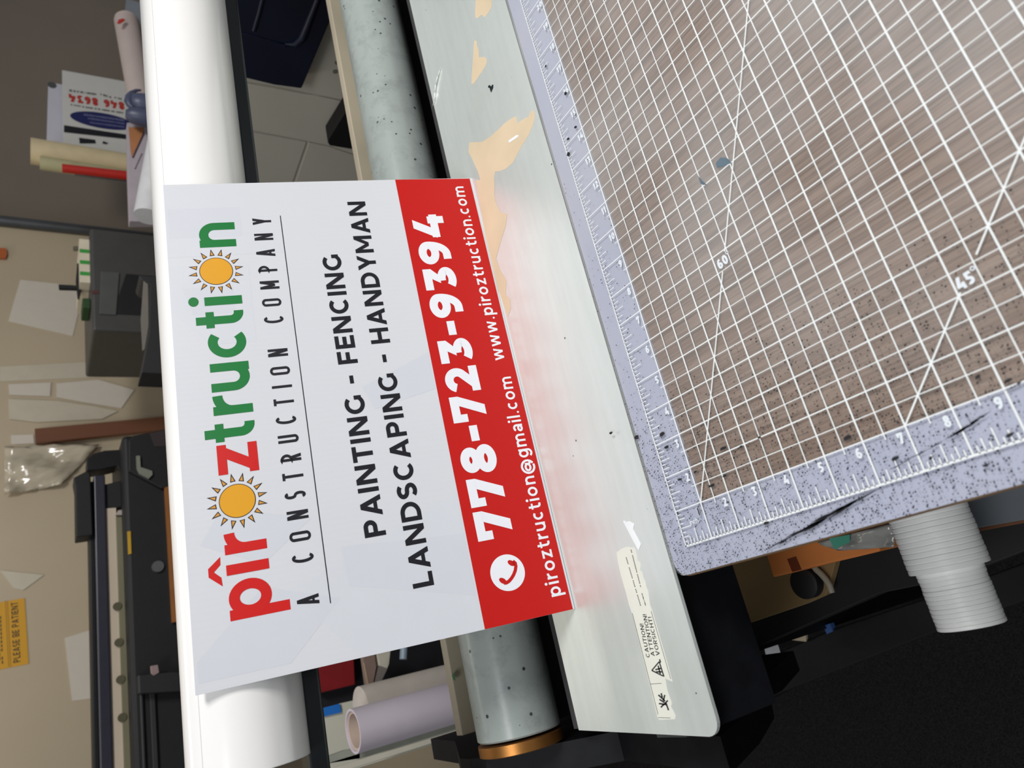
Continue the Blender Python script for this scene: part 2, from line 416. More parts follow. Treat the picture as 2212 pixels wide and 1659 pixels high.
# body and sides
dusty = mat('dusty black steel', (16,17,22), .6, var=.4, scale=40, spec=.2)
mb = MB(); mb.box(-4.85, 38, 1.5, 2.2, -3.4, -.28); mb.build('front_panel', dusty, LAM)
mb = MB(); mb.box(-4.85, 38, 8.5, 9.0, -4.6, -1.15); mb.box(-4.85, 38, 12.6, 13.2, -9, -1.95)
mb.build('inner_frame', mat('dark grey inner metal', (62,60,61), .6, var=.1), LAM)
mb = MB()
prof = [(2.3,-1.5),(8.4,-2.6),(12.4,.85),(13.4,1.0),(14.2,1.0),(20.0,-1.8),(24,-2.4),(24,-19),(12.5,-19),(9.6,-13.6),(9.35,-12.4),(5.9,-8.2),(3.8,-4.7)]
mb.prism([(-5.3, y, z) for y, z in prof], (-1.0, 0, 0))
side = mb.build('side_plate', dusty, LAM)
mb = MB(); mb.prism([(38.2, y, z) for y, z in [(1.3,-19),(1.3,-3.5),(3.2,-3.1),(8.9,-3.35),(13.0,.75),(14,.9),(14,-19)]], (1.0, 0, 0)); mb.build('side_plate', dusty, LAM, bevel=.06)
for bx in (-5.7, 38.8):
    mb = MB(); mb.prism([(bx, y, z) for y, z in [(9.6,6.6),(9.6,8.6),(10.2,10.6),(11.4,10.9),(12.6,8.4),(13.2,6),(14.0,.6),(13.0,.4)]], (-.6,0,0))
    mb.build('roll_bracket', dusty, LAM, bevel=.05)
# catch under the plate's left end
mb = MB()
mb.prism([onz(950+x/3.403, 1200+y/3.403, -1.2) for x, y in [(1590,1308),(1600,1338),(1812,1336),(1802,1262),(1775,1262),(1785,1308)]], (0,0,-.25))
mb.build('latch_bracket', mat('scuffed grey steel', (92,96,96), .5, metal=.4, var=.2), LAM)
for lb in ((-4.9,-2.9,13.5,15.5),(36,38,3,5),(36,38,11,13)):
    mb = MB(); mb.box(*lb, FLOOR, -4); mb.build('leg', black_metal, LAM)
mb = MB()
beam = [onz(*q, -24) for q in [(1475,1500),(1650,1425),(1790,1362),(2005,1292),(2240,1205),(2240,1290),(2030,1362),(1682,1498),(1500,1592)]]
mb.prism(beam, (0,0,-2.5)); beam_o = mb.build('base_beam', black_metal, LAM, bevel=.1)
mb = MB(); t = [onz(*q, -23.97) for q in [(1647,1385),(1676,1378),(1686,1410),(1656,1420)]]; flat(mb, t)
mb.build('tag', mat('grey paper tag', (176,178,182), .7), beam_o)['label'] = 'small square grey sticker'

# caution sticker on the plate
STK = thing('caution_sticker', 'torn white CAUTION sticker on the left end of the silver plate', 'sticker', onz(1390, 1400, ZP))
stk_m = mat('aged sticker paper', (234,234,222), .5, var=.03, scale=30)
s = lambda x, y: onz(1280+x/3.317, 1100+y/3.317, ZP+.006)
mb = MB()
mb.prism([s(*q) for q in [(172,310),(205,285),(240,270),(300,275),(318,330),(322,372),(335,376),(345,400),(338,440),(355,448),(362,490),(378,520),(385,560),(398,590),(405,640),(412,690),(425,720),(545,1140),(572,1237),(520,1212),(535,1300),(568,1390),(562,1415),(595,1480),(590,1505),(480,1510),(465,1490),(425,1320),(275,722),(262,690),(240,600),(222,540),(205,480),(186,400),(175,340)]], (0,0,-.005))
mb.build('label_sheet', stk_m, STK)
ink = mat('faded black ink', (52,54,54), .6)
mb = MB()
def line_on(mb, q0, q1, string, hgt, t=.16, **k):
    a = s(*q0); b = s(*q1); a.z = b.z = ZP+.009
    u = (b-a).normalized(); v = Vector((0,0,1)).cross(u)
    put(mb, text(string, 0, (b-a).length, 0, hgt, t, **k), (a, u, v, Vector((0,0,1))))
line_on(mb, (412,1062), (363,820), 'CAUTION!', .16, .15)
line_on(mb, (447,1052), (385,752), 'ATTENTION!', .16, .15)
line_on(mb, (484,1048), (422,770), 'VORSICHT!', .16, .15)
def strokes(mb, pts, w, f, lift=.009):
    q = offset_strip([(p[0], p[1]) for p in pts], w, False)
    for r in q: flat(mb, [Vector((*f(x, y)[:2], ZP+lift)) for x, y in r])
for a, b in [((425,1155),(478,1092)),((425,1155),(505,1195)),((478,1092),(512,1200))]: strokes(mb, [a, b], 9, s)
for a, b in [((450,1150),(490,1140)),((455,1165),(498,1165)),((470,1120),(486,1180)),((480,1075),(488,1098))]: strokes(mb, [a, b], 10, s)
for a, b in [((472,1330),(520,1375)),((476,1392),(530,1400)),((492,1318),(500,1350)),((480,1362),(515,1385)),((505,1405),(540,1370)),((525,1385),(545,1440)),((490,1420),(508,1400)),((518,1330),(508,1372))]: strokes(mb, [a, b], 11, s)
for a, b in [((415,1252),(495,1248)),((285,745),(470,1470)),((420,730),(560,1215)),((470,1492),(560,1496))]: strokes(mb, [a, b], 3, s)
random.seed(3)
for (x0, y0), (x1, y1) in [((240,345),(345,695)),((275,290),(345,560)),((352,600),(380,690))]:
    n = 34
    for i in range(n):
        if random.random() < .2: continue
        f0 = i/n; f1 = (i+.6)/n
        strokes(mb, [(x0+(x1-x0)*f0, y0+(y1-y0)*f0), (x0+(x1-x0)*f1+2, y0+(y1-y0)*f1)], 6, s)
mb.build('print', ink, STK)['label'] = 'faded warning words, triangle and crushed-hand symbol'
# scraps lying on the plate
mb = MB(); mb.prism([s(*q)+Vector((0,0,.008)) for q in [(218,84),(232,80),(240,92),(262,84),(300,104),(292,142),(348,250),(330,296),(242,130)]], (0,0,-.006))
tag(mb.build('tape_scrap', mat('bright white vinyl', (246,250,252), .4)), 'bent white scrap of tape above the caution sticker', 'tape')
s7 = lambda x, y, z=ZP+.01: onz(880+x/3.95, y/3.95, z)
mb = MB(); mb.prism([s7(*q) for q in [(688,735),(700,724),(714,738),(724,722),(732,722),(732,748),(722,772),(714,790),(706,770),(702,752),(690,748)]], (0,0,-.008))
tag(mb.build('black_flake', mat('black vinyl flake', (20,34,38), .5)), 'tiny black heart shaped flake on the silver plate', 'flake')
mb = MB(); mb.prism([s7(*q, ZP+.015) for q in [(862,1203),(868,1194),(932,1152),(943,1152),(945,1164),(940,1170),(874,1216),(864,1216)]], (0,0,-.012))
tag(mb.build('vinyl_offcut', mat('bright white vinyl', (246,250,252), .4)), 'short white strip offcut lying on the largest beige worn patch', 'offcut')
mb = MB()
path = [(212,905),(226,862),(228,790),(236,720),(254,650),(272,600),(288,570)]
wd = [3,10,13,13,12,9,2]
P0 = [s7(x, y, ZP+.02+.10*math.sin(i/6*math.pi)) for i, (x, y) in enumerate(path)]
P1 = [s7(x+w, y+2, ZP+.015) for (x, y), w in zip(path, wd)]
for i in range(6): mb.poly([P0[i], P0[i+1], P1[i+1], P1[i]])
o = mb.build('film_sliver', white_film, smooth=60); so = o.modifiers.new('thickness', 'SOLIDIFY'); so.thickness = .0003
tag(o, 'curled clear white sliver of film at the plate edge by the black gap', 'film')

# ------------------------------------------------------------------ white film roll
FC = Vector((0, 11.06, 9.665)); FR = 1.806
ROL = thing('film_roll', 'long glossy white film roll behind the sign', 'roll', (20, FC.y, FC.z-FR))
mb = MB(); mb.lathe((-3.25, FC.y, FC.z), (1,0,0), [(0,FR-.02),(.02,FR),(41,FR),(41.05,FR-.02)], 96)
mb.build('film', white_film, ROL, smooth=30)
mb = MB(); mb.cyl((-5.9, FC.y, FC.z), (38.6, FC.y, FC.z), .7); mb.build('core', mat('grey cardboard core', (150,140,124), .7), ROL, smooth=30)
def on_roll(x, y, r):   # nearest hit of a sight line with the roll's skin
    d = ray(x, y); oy = CAM.y-FC.y; oz = CAM.z-FC.z
    A = d.y*d.y+d.z*d.z; B = 2*(oy*d.y+oz*d.z); C = oy*oy+oz*oz-r*r
    D = B*B-4*A*C
    if D < 0: return None
    return CAM+d*((-B-math.sqrt(D))/(2*A))
mb = MB()
pts = [(330,98),(318,112),(311,130),(325,129),(336,123),(347,113),(360,103),(345,98)]
mb.poly([p for p in [on_roll(x, y, FR+.004) for x, y in pts] if p][::-1])
mb.build('tape', mat('ivory tape', (240,238,226), .5), ROL)['label'] = 'torn ivory tape tab'
mb = MB()
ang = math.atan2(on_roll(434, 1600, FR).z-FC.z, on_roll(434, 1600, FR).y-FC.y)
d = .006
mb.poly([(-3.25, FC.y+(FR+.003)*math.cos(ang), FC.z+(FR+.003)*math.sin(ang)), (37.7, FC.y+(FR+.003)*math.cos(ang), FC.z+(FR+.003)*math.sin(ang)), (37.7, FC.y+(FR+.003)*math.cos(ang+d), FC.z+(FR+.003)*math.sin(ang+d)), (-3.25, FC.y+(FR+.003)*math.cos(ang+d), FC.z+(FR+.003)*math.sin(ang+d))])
mb.build('film_edge', mat('film edge seam', (170,168,168), .5), ROL)  # thin grey seam line along the film's edge

# ------------------------------------------------------------------ the printed sign
B0 = Vector((-.85, 5.89, -.12)); UR = (Vector((17.15, 5.86, -.15))-B0)/18; VR = (Vector((-.82, 9.5, 11.33))-B0)/12
NR = UR.cross(VR).normalized(); FRM = (B0, UR, VR, NR)
SGN = thing('yard_sign', 'white corrugated plastic construction company sign with red band leaning on film roll', 'sign', B0+UR*9)
board_m = mat('white printed coroplast', (216,217,222), .33, var=.01, scale=6)
nt = board_m.node_tree; bs = nt.nodes['Principled BSDF']
tcn = nt.nodes.new('ShaderNodeTexCoord'); wv = nt.nodes.new('ShaderNodeTexWave'); wv.bands_direction = 'X'; wv.inputs['Scale'].default_value = 62
bp = nt.nodes.new('ShaderNodeBump'); bp.inputs['Strength'].default_value = .05; bp.inputs['Distance'].default_value = .0006
nt.links.new(tcn.outputs['Object'], wv.inputs['Vector']); nt.links.new(wv.outputs['Fac'], bp.inputs['Height']); nt.links.new(bp.outputs['Normal'], bs.inputs['Normal'])
mb = MB(); mb.prism([B0, B0+UR*18, B0+UR*18+VR*12, B0+VR*12], -NR*.16)
board = mb.build('board', board_m, SGN)
# faint blue-grey house sketch printed in the background
ghost = [mat('ghost print pale', (214,216,222), .33, var=.01), mat('ghost print blue', (211,213,220), .33, var=.01)]
for k, gp in enumerate([[[(0,3.3),(0,7.2),(2.4,9.2),(4.6,3.3)],[(11.2,9.3),(14.4,9.3),(14.4,12),(12.6,12),(11.2,10.8)],[(14.8,8.0),(17.9,9.3),(17.9,12),(14.8,12)]],
                       [[(0.3,9.3),(1.9,7.6),(2.7,9.9),(.9,11.9),(0.3,11.9)],[(1.1,3.3),(2.2,7.3),(3.5,7.4),(3.2,3.3)],[(8.6,3.3),(8.1,5.6),(9.0,5.9),(10.1,3.3)],[(4.6,8.2),(5.4,10.9),(4.3,11.6),(3.4,9.8)],[(15.6,9.4),(16.9,9.4),(16.9,11.9),(15.6,11.9)],[(12.4,9.9),(13.5,9.9),(13.5,11.6),(12.4,11.3)]]]):
    for p in gp:
        mb = MB(); put(mb, [p], FRM, .002+.001*k); mb.build('background_print', ghost[k], board)
red_m = mat('printed red', (196,16,8), .36, var=.015, scale=8)
mb = MB(); put(mb, [[(.0,.07),(17.97,.07),(18,3.26),(.0,3.22)]], FRM, .004); mb.build('red_band', red_m, board)['label'] = 'red printed band along the bottom'
logo_red = mat('logo red', (206,24,20), .36, var=.015); logo_green = mat('logo green', (12,118,52), .36, var=.02)
dark = mat('printed near black', (20,20,28), .4, var=.02); white_ink = mat('printed white', (238,238,244), .36, var=.01)
def letters(defs, xh, y0, t):
    out = []
    for c, x0, x1 in defs:
        w = (x1-x0)/xh
        gl = lower(c, w, t/xh)
        out += [[(x0+q.x*xh, y0+q.y*xh, q.z) for q in p] for p in glyph_polys(gl, t/xh)]
    return out
XH = 1.255; Y0 = 9.645; T = .315
mb = MB()
pl = letters([('p',1.86,3.04),('r',3.87,4.5),('z',6.47,7.49)], XH, Y0, T)
pl += [[(3.23,Y0),(3.55,Y0),(3.55,Y0+XH),(3.23,Y0+XH)], [(2.94,11.04),(3.21,11.06),(3.41,11.26),(3.60,11.06),(3.85,11.05),(3.54,11.42),(3.28,11.42)]]
put(mb, pl, FRM, .008); mb.build('lettering', logo_red, board)['label'] = 'red logo letters'
mb = MB()
pl = letters([('t',7.6,8.24),('r',8.55,9.22),('u',9.4,10.46),('c',10.66,11.74),('t',11.84,12.48),('n',15.16,16.22)], XH, Y0, T)
pl += [[(12.74,Y0),(13.08,Y0),(13.08,Y0+XH),(12.74,Y0+XH)], [(q[0],q[1]) for q in arc(12.93,11.26,.19,.17,0,360,24)[:-1]]]
put(mb, pl, FRM, .008); mb.build('lettering', logo_green, board)['label'] = 'green logo letters'
orange = mat('printed sun yellow', (226,160,30), .36, var=.03); rayc = mat('printed ray orange', (216,152,60), .36, var=.02)
for cx, cy, r in ((5.55,10.40,.56),(14.14,10.42,.57)):
    mb = MB(); put(mb, [arc(cx,cy,r,r,0,360,40)[:-1]], FRM, .008); mb.cur = 1
    put(mb, [arc(cx,cy,r-.022,r-.022,0,360,40)[:-1]], FRM, .010)
    for k in range(16):
        a = 2*math.pi*(k+.35)/16; ca, sa = math.cos(a), math.sin(a); R1, R2, hw = r+.09, r+.38, .085
        tri = lambda R1, R2, hw: [(cx+ca*R1-sa*hw, cy+sa*R1+ca*hw), (cx+ca*R1+sa*hw, cy+sa*R1-ca*hw), (cx+ca*R2, cy+sa*R2)]
        mb.cur = 0; put(mb, [tri(R1,R2,hw)], FRM, .008); mb.cur = 2; put(mb, [tri(R1+.025,R2-.09,hw-.036)], FRM, .010)
    mb.build('sun_emblem', [dark, orange, rayc], board)
mb = MB()
pl = text('A CONSTRUCTION COMPANY', 1.87, 16.35, lambda x: 8.27+.0035*(x-2), .67, .125, gap=.52, wscale=.52)
pl += [[(1.8,7.925),(16.44,7.945),(16.44,7.975),(1.8,7.955)]]
pl += text('PAINTING - FENCING', 3.63, 14.57, lambda x: 5.89+.005*(x-3.6), .70, .205, gap=.16, wscale=1.2)
pl += text('LANDSCAPING - HANDYMAN', 1.72, 16.97, lambda x: 4.605+.003*(x-1.7), .70, .205, gap=.16, wscale=1.2)
put(mb, pl, FRM, .008); mb.build('lettering', dark, board)['label'] = 'black printed words and thin rule'
mb = MB()
pl = text('778-723-9394', 2.83, 16.22, lambda x: 1.56+.004*(x-2.8), 1.29, .25, gap=.12, wscale=1.3)
pl += text('piroztruction@gmail.com', .53, 8.75, lambda x: .34-.002*(x-.5), .37, .22, gap=.26, low=True)
pl += text('www.piroztruction.com', 9.47, 17.57, lambda x: .40+.004*(x-9.5), .37, .22, gap=.26, low=True)
pl += [arc(1.63,2.06,.61,.61,0,360,48)[:-1]]
put(mb, pl, FRM, .008); mb.build('lettering', white_ink, board)['label'] = 'white phone number and addresses'
mb = MB()
hs = [S([(1.97,1.80),(1.89,1.73),(1.78,1.73),(1.65,1.78),(1.52,1.87),(1.42,1.97),(1.34,2.08),(1.305,2.18),(1.32,2.27)])]
pl = glyph_polys(hs, .115)
def blob(cx, cy, a, L, w):
    ca, sa = math.cos(math.radians(a)), math.sin(math.radians(a))
    return [(cx+ca*x-sa*y, cy+sa*x+ca*y) for x, y in ([(L*math.cos(t), w*math.sin(t)) for t in [i*math.pi/8 for i in range(16)]])]
pl += [blob(1.395,2.29,50,.14,.085), blob(1.915,1.865,50,.14,.085)]
put(mb, pl, FRM, .012); mb.build('telephone_symbol', red_m, board)

# ------------------------------------------------------------------ worktable and cutting mat
TAB = thing('worktable', 'low worktable with thin brown hardboard top under the cutting mat', 'table', (18, -11.8, FLOOR))
mb = MB(); r = .4
def rounded(x0, x1, y0, y1, r, z, n=6):
    p = []
    for cx, cy, a0 in ((x1-r,y1-r,0),(x0+r,y1-r,90),(x0+r,y0+r,180),(x1-r,y0+r,270)):
        p += [(cx+r*math.cos(math.radians(a0+90*i/n)), cy+r*math.sin(math.radians(a0+90*i/n)), z) for i in range(n+1)]
    return p
mb.prism(rounded(-.79, 36.9, -24.8, .70, .42, -.16), (0,0,-.14))
mb.build('tabletop', mat('brown hardboard', (120,94,62), .7, var=.15, scale=60), TAB)
mb = MB(); mb.box(4, 36, -24, -21, -2.6, -.3); mb.box(4, 36, -2.6, -.6, -2.6, -.3); mb.box(4, 6, -21, -2.6, -2.6, -.3); mb.box(34, 36, -21, -2.6, -2.6, -.3)
mb.build('frame', black_metal, TAB)
for lx in (4, 34.4):
    for ly in (-23.6, -2.4):
        mb = MB(); mb.box(lx, lx+1.6, ly, ly+1.6, FLOOR, -2.6); mb.build('leg', black_metal, TAB)

MAT = thing('cutting_mat', 'clear gridded cutting mat with white inch rulers over wood grain', 'cutting mat', (18, -12, -.16))
lav = mat('lavender mat border', (174,178,197), .45, var=.03, scale=5)
wood = bpy.data.materials.new('printed wood grain'); wood.use_nodes = True
nt = wood.node_tree; bs = nt.nodes['Principled BSDF']; bs.inputs['Roughness'].default_value = .5
tcn = nt.nodes.new('ShaderNodeTexCoord')
def grain(scale, det, sc):
    mp = nt.nodes.new('ShaderNodeMapping'); mp.inputs['Scale'].default_value = sc; n = nt.nodes.new('ShaderNodeTexNoise')
    n.inputs['Scale'].default_value = scale; n.inputs['Detail'].default_value = det; n.inputs['Roughness'].default_value = .65
    nt.links.new(tcn.outputs['Object'], mp.inputs['Vector']); nt.links.new(mp.outputs['Vector'], n.inputs['Vector']); return n
n1 = grain(7, 6, (14, .55, 1)); n2 = grain(75, 6, (9, .3, 1))
r1 = nt.nodes.new('ShaderNodeValToRGB'); e = r1.color_ramp.elements
e[0].position = .33; e[0].color = lin((122,99,83)); e[1].position = .68; e[1].color = lin((150,131,117))
x = e.new(.5); x.color = lin((136,114,99))
r2 = nt.nodes.new('ShaderNodeValToRGB'); e = r2.color_ramp.elements
e[0].position = .36; e[0].color = (.42,.4,.38,1); e[1].position = .54; e[1].color = (1,1,1,1)
mx = nt.nodes.new('ShaderNodeMixRGB'); mx.blend_type = 'MULTIPLY'; mx.inputs['Fac'].default_value = .75
nt.links.new(n1.outputs['Fac'], r1.inputs['Fac']); nt.links.new(n2.outputs['Fac'], r2.inputs['Fac'])
nt.links.new(r1.outputs['Color'], mx.inputs['Color1']); nt.links.new(r2.outputs['Color'], mx.inputs['Color2']); nt.links.new(mx.outputs['Color'], bs.inputs['Base Color'])
mb = MB()
mb.prism(rounded(-.75, 36.75, -24.7, .73, .42, -.085), (0,0,-.073))
base = mb.build('base_sheet', lav, MAT)
mb = MB(); mb.poly([(1,-23,-.082),(35,-23,-.082),(35,-1,-.082),(1,-1,-.082)]); mb.build('wood_field', wood, MAT)['label'] = 'wood grain field under the grid'
sheet_m = clear('clear scuffed sheet with glare', haze=.2, rough=.4)
# ink flecks lie on the clear sheet, thickest along its left and rear margins
nt = sheet_m.node_tree; out = nt.nodes['Material Output']; last = out.inputs['Surface'].links[0].from_socket
tcn = nt.nodes.new('ShaderNodeTexCoord'); sx = nt.nodes.new('ShaderNodeSeparateXYZ'); nt.links.new(tcn.outputs['Object'], sx.inputs[0])
def mth(op, a, b=None, c=None):
    n = nt.nodes.new('ShaderNodeMath'); n.operation = op; n.use_clamp = False
    for i, v in enumerate((a, b, c)):
        if v is None: continue
        if isinstance(v, (int, float)): n.inputs[i].default_value = v
        else: nt.links.new(v, n.inputs[i])
    return n.outputs[0]
def rng(v, a, b, lo, hi):
    n = nt.nodes.new('ShaderNodeMapRange'); n.inputs['From Min'].default_value = a; n.inputs['From Max'].default_value = b; n.inputs['To Min'].default_value = lo; n.inputs['To Max'].default_value = hi
    nt.links.new(v, n.inputs['Value']); return n.outputs['Result']
ax = rng(sx.outputs['X'], (-18-.7)*IN, (-18+4.6)*IN, 1, 0)      # left margin (X measured from the mat's middle)
ax2 = rng(sx.outputs['X'], (-18+2)*IN, (-18+16)*IN, 1, 0)
by = rng(sx.outputs['Y'], (12-1.2)*IN, (12-.4)*IN, 0, 1)
dens = mth('ADD', mth('MULTIPLY', mth('POWER', ax, .65), .85), mth('MULTIPLY', mth('MULTIPLY', by, ax2), .16))
def flecks(scale, rad):
    v = nt.nodes.new('ShaderNodeTexVoronoi'); v.inputs['Scale'].default_value = scale; nt.links.new(tcn.outputs['Object'], v.inputs['Vector'])
    v.voronoi_dimensions = '2D'
    sc = nt.nodes.new('ShaderNodeSeparateColor'); nt.links.new(v.outputs['Color'], sc.inputs['Color'])
    return mth('MULTIPLY', mth('LESS_THAN', sc.outputs['Red'], dens), mth('LESS_THAN', v.outputs['Distance'], mth('MULTIPLY', mth('POWER', sc.outputs['Green'], 2.0), rad)))
hz = [n for n in nt.nodes if n.type == 'MAP_RANGE'][0]      # glare painted into the scuff haze, rising away from the left edge
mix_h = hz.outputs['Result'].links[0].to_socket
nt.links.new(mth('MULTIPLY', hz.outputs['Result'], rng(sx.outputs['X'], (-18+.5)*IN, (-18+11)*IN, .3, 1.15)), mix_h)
fl = mth('MAXIMUM', flecks(640, .36), flecks(300, .16))
dk = nt.nodes.new('ShaderNodeBsdfDiffuse'); dk.inputs['Color'].default_value = lin((28,30,36))
ms = nt.nodes.new('ShaderNodeMixShader'); nt.links.new(fl, ms.inputs['Fac']); nt.links.new(last, ms.inputs[1]); nt.links.new(dk.outputs[0], ms.inputs[2])
nt.links.new(ms.outputs[0], out.inputs['Surface'])
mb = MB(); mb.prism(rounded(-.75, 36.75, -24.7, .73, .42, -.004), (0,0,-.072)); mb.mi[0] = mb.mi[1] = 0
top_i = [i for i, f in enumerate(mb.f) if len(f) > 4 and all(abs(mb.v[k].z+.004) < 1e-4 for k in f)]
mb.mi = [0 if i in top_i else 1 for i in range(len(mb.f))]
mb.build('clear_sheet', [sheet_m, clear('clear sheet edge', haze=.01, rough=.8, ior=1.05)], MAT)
# printed rulers and grid
line_m = mat('white mat ink', (236,240,240), .5, var=.02)
mb = MB(); ZL = 0.0
def seg(a0, b0, a1, b1, w, z=ZL):
    d = Vector((a1-a0, -(b1-b0), 0)); n = Vector((-d.y, d.x, 0)).normalized()*w/2
    p = [Vector((a0,-b0,z)), Vector((a1,-b1,z))]
    flat(mb, [p[0]-n, p[1]-n, p[1]+n, p[0]+n])
seg(0, -.02, 0, 24, .05); seg(-.02, 0, 36, 0, .042)
for i in range(0, 36*8+1):
    a = i/8
    if i % 8 == 0: continue
    L = .40 if i % 4 == 0 else (.27 if i % 2 == 0 else .16)
    seg(a, 0, a, L, .024)
    if a < 24: seg(0, a, L, a, .03)
for k in range(1, 36): seg(k, 0, k, 23, .032, ZL+.0004)
for k in range(1, 36):
    if k < 35: seg(k+.5, .86, k+.5, 23, .022, ZL+.0002)
for k in range(1, 24): seg(0, k, 35, k, .042, ZL+.0006)
for k in range(1, 23): seg(.86, k+.5, 35, k+.5, .03, ZL+.0003)
t60 = math.tan(math.radians(60))
def L60(d): return (1+d*math.sin(math.radians(60)), 1+d*math.cos(math.radians(60)))
d60 = [(0, 6.33), (6.86, 38)]
for d0, d1 in d60: seg(*L60(d0), *L60(d1), .036, ZL+.0008)
for d0, d1 in [(0, 2.06), (2.6, 16)]: seg(1+d0, 7+d0, 1+d1, 7+d1, .038, ZL+.0008)
mb.build('grid_lines', line_m, MAT)
num_m = mat('white mat numerals', (228,234,240), .5, var=.02)
mb = MB(); FM = (Vector((0,0,.001)), Vector((0,-1,0)), Vector((1,0,0)), Vector((0,0,1)))
def label(string, cb, ca, h, t=.2, low=False, rot=0):
    wid = sum((LOW[c] if low and c in LOW else WID.get(c, .6)) if c not in 'i' else .2 for c in string)*h*.95+.1*h*(len(string)-1)
    pl = text(string, -wid/2, wid/2, -h/2, h, t, gap=.12, low=low)
    ca_, sa_ = math.cos(rot), math.sin(rot)
    put(mb, [[(cb+x*ca_-y*sa_, ca+x*sa_+y*ca_, z_) for x, y, z_ in p] for p in pl], FM, 0)
for k in range(1, 35): label(str(k), .82, k-.22, .24, .24)
for k in range(1, 23): label(str(k), k-.19, .79, .24, .24)
label('inch', .56, .56, .11, .2, True)
mb.build('numerals', num_m, MAT)
m60 = L60(6.62); mb = MB()
label('60\u00b0', m60[1], m60[0], .28, .24, rot=.12); label('45\u00b0', 9.26, 3.24, .28, .24, rot=.12)
mb.build('angle_numerals', num_m, MAT)
# ink smears on the mat
mb = MB()
def smear(x0, y0, x1, y1, w, n, zz=.003):
    for i in range(n):
        f = random.random(); g = min(1, f+random.uniform(.08, .3)); k = math.sin(math.pi*(f+g)/2)
        off = random.uniform(-w, w)*k; ww = random.uniform(.12, .42)*w*k
        a = onz(x0+(x1-x0)*f, y0+(y1-y0)*f+off, zz); b = onz(x0+(x1-x0)*g, y0+(y1-y0)*g+off*.6, zz)
        d = (b-a); nn = Vector((-d.y, d.x, 0)).normalized()*(ww*.013)
        md = a.lerp(b, .5)
        flat(mb, [a, md-nn, b, md+nn])
smear(1648,1192,1893,1059,6.5,46); smear(1916,1019,2045,948,2.2,22); smear(2040,951,2142,888,4.5,36); smear(2012,1030,2062,1008,2,8)
smear(2166,846,2232,812,4,22); smear(2070,905,2110,893,1.5,5)
def blot(x, y, rx, ry, rot=0, n=9):
    c = onz(x, y, .0035); pts = []
    for i in range(n):
        a = 2*math.pi*i/n+rot; q = random.uniform(.75, 1.15)
        pts.append(onz(x+(math.cos(a)*rx)*q, y+(math.sin(a)*ry)*q-(math.cos(a)*rx)*q*.3, .0035))
    flat(mb, pts)
for q in [(1655,1130,6,4),(1830,945,9,5),(1934,990,9,5),(2010,990,5,4),(2180,940,9,5),(1537,1049,8,4),(1430,938,6,5),(1468,1036,5,3),(1375,945,5,5),(1640,945,4,2.5),(1600,965,4,3),(2130,1005,7,4),(2178,822,8,4),(2112,814,6,4),(1565,1028,5,3),(1502,1019,4,2.5),(1222,202,3,4),(1228,333,4,5),(1227,300,3,3),(1179,143,2,3),(1242,247,2,3),(1243,275,3,3),(1320,935,4,3),(1563,968,8,3),(1440,966,5,4)]: blot(*q)
smear(1425,1040,1500,1100,1.2,5); smear(1500,1170,1570,1165,1.2,5)
mb.build('ink_marks', mat('black smeared ink', (26,27,32), .7, var=.3, scale=200), MAT)
mb = MB()
for pts in [[(1546,352),(1556,340),(1572,342),(1580,352),(1560,360),(1548,362)],[(1507,378),(1516,390),(1528,400),(1514,398)]]: flat(mb, [onz(*q, .003) for q in pts])
mb.build('paint_stain', mat('teal stain', (92,112,124), .6, var=.2, scale=60), MAT)

# ------------------------------------------------------------------ under the mat, on the dark shelf
ZS = -12.0
SH = mat('black shelf laminate', (18,18,20), .55, var=.2)
mb = MB(); mb.prism([onz(*q, ZS) for q in [(1585,1215),(1640,1395),(1900,1282),(2060,1250),(2320,1150),(2320,960),(1500,960)]], (0,0,-1.2))
SHE = mb.build('shelf', SH, bevel=.05)
tag(SHE, 'black low shelf under the mat table holding boxes', 'shelf')
c3 = lambda x, y, z: onz(1600+x/3.614, 1080+y/3.614, z)
mb = MB(); mb.prism([onz(*q, ZS+.45) for q in [(1560,1150),(1583,1225),(1622,1345),(1740,1305),(1785,1285),(1830,1120)]], (0,0,-.4))
tag(mb.build('cardboard_sheet', mat('dim brown cardboard', (132,108,70), .8, var=.08, scale=16), bevel=.03), 'flat brown cardboard sheet lying on the black shelf', 'cardboard')
BOX = thing('orange_box', 'orange cardboard carton with brown tape under the mat', 'box', c3(480, 480, ZS+.5))
mb = MB(); mb.prism([c3(*q, -9.3) for q in [(150,300),(215,490),(250,605),(395,572),(480,545),(930,440),(1085,402),(1060,280),(800,200)]], (0,0,-2.2))
mb.build('carton', mat('orange cardboard', (206,122,58), .7, var=.06, scale=14), BOX, bevel=.08)
mb = MB(); mb.poly([c3(*q, -9.285) for q in [(362,462),(432,440),(476,544),(402,562)]][::-1]); mb.build('packing_tape', mat('brown packing tape', (110,50,26), .35), BOX)
BAG = thing('plastic_bag', 'crinkled clear plastic bag with green stripe on the orange carton', 'bag', c3(900, 320, -9.25))
def crumple(name, corners, nx, ny, amp, m, parent=None, seed=1, lift=0):
    random.seed(seed); mb = MB(); a, b, c, d = [Vector(q) for q in corners]; n = (b-a).cross(d-a).normalized(); pts = []
    if n.z < 0: n = -n
    for j in range(ny+1):
        for i in range(nx+1):
            u, v = i/nx, j/ny
            p = a.lerp(b, u).lerp(d.lerp(c, u), v)+n*(lift+amp*(random.random()+.4*math.sin(u*9+v*5)))
            pts.append(p)
    mb.add(pts, [(j*(nx+1)+i, j*(nx+1)+i+1, (j+1)*(nx+1)+i+1, (j+1)*(nx+1)+i) for j in range(ny) for i in range(nx)])
    o = mb.build(name, m, parent, smooth=180)
    so = o.modifiers.new('thickness', 'SOLIDIFY'); so.thickness = .0004
    return o
bag_m = mat('clear bag film', (150,150,146), .18, var=.25, scale=30)
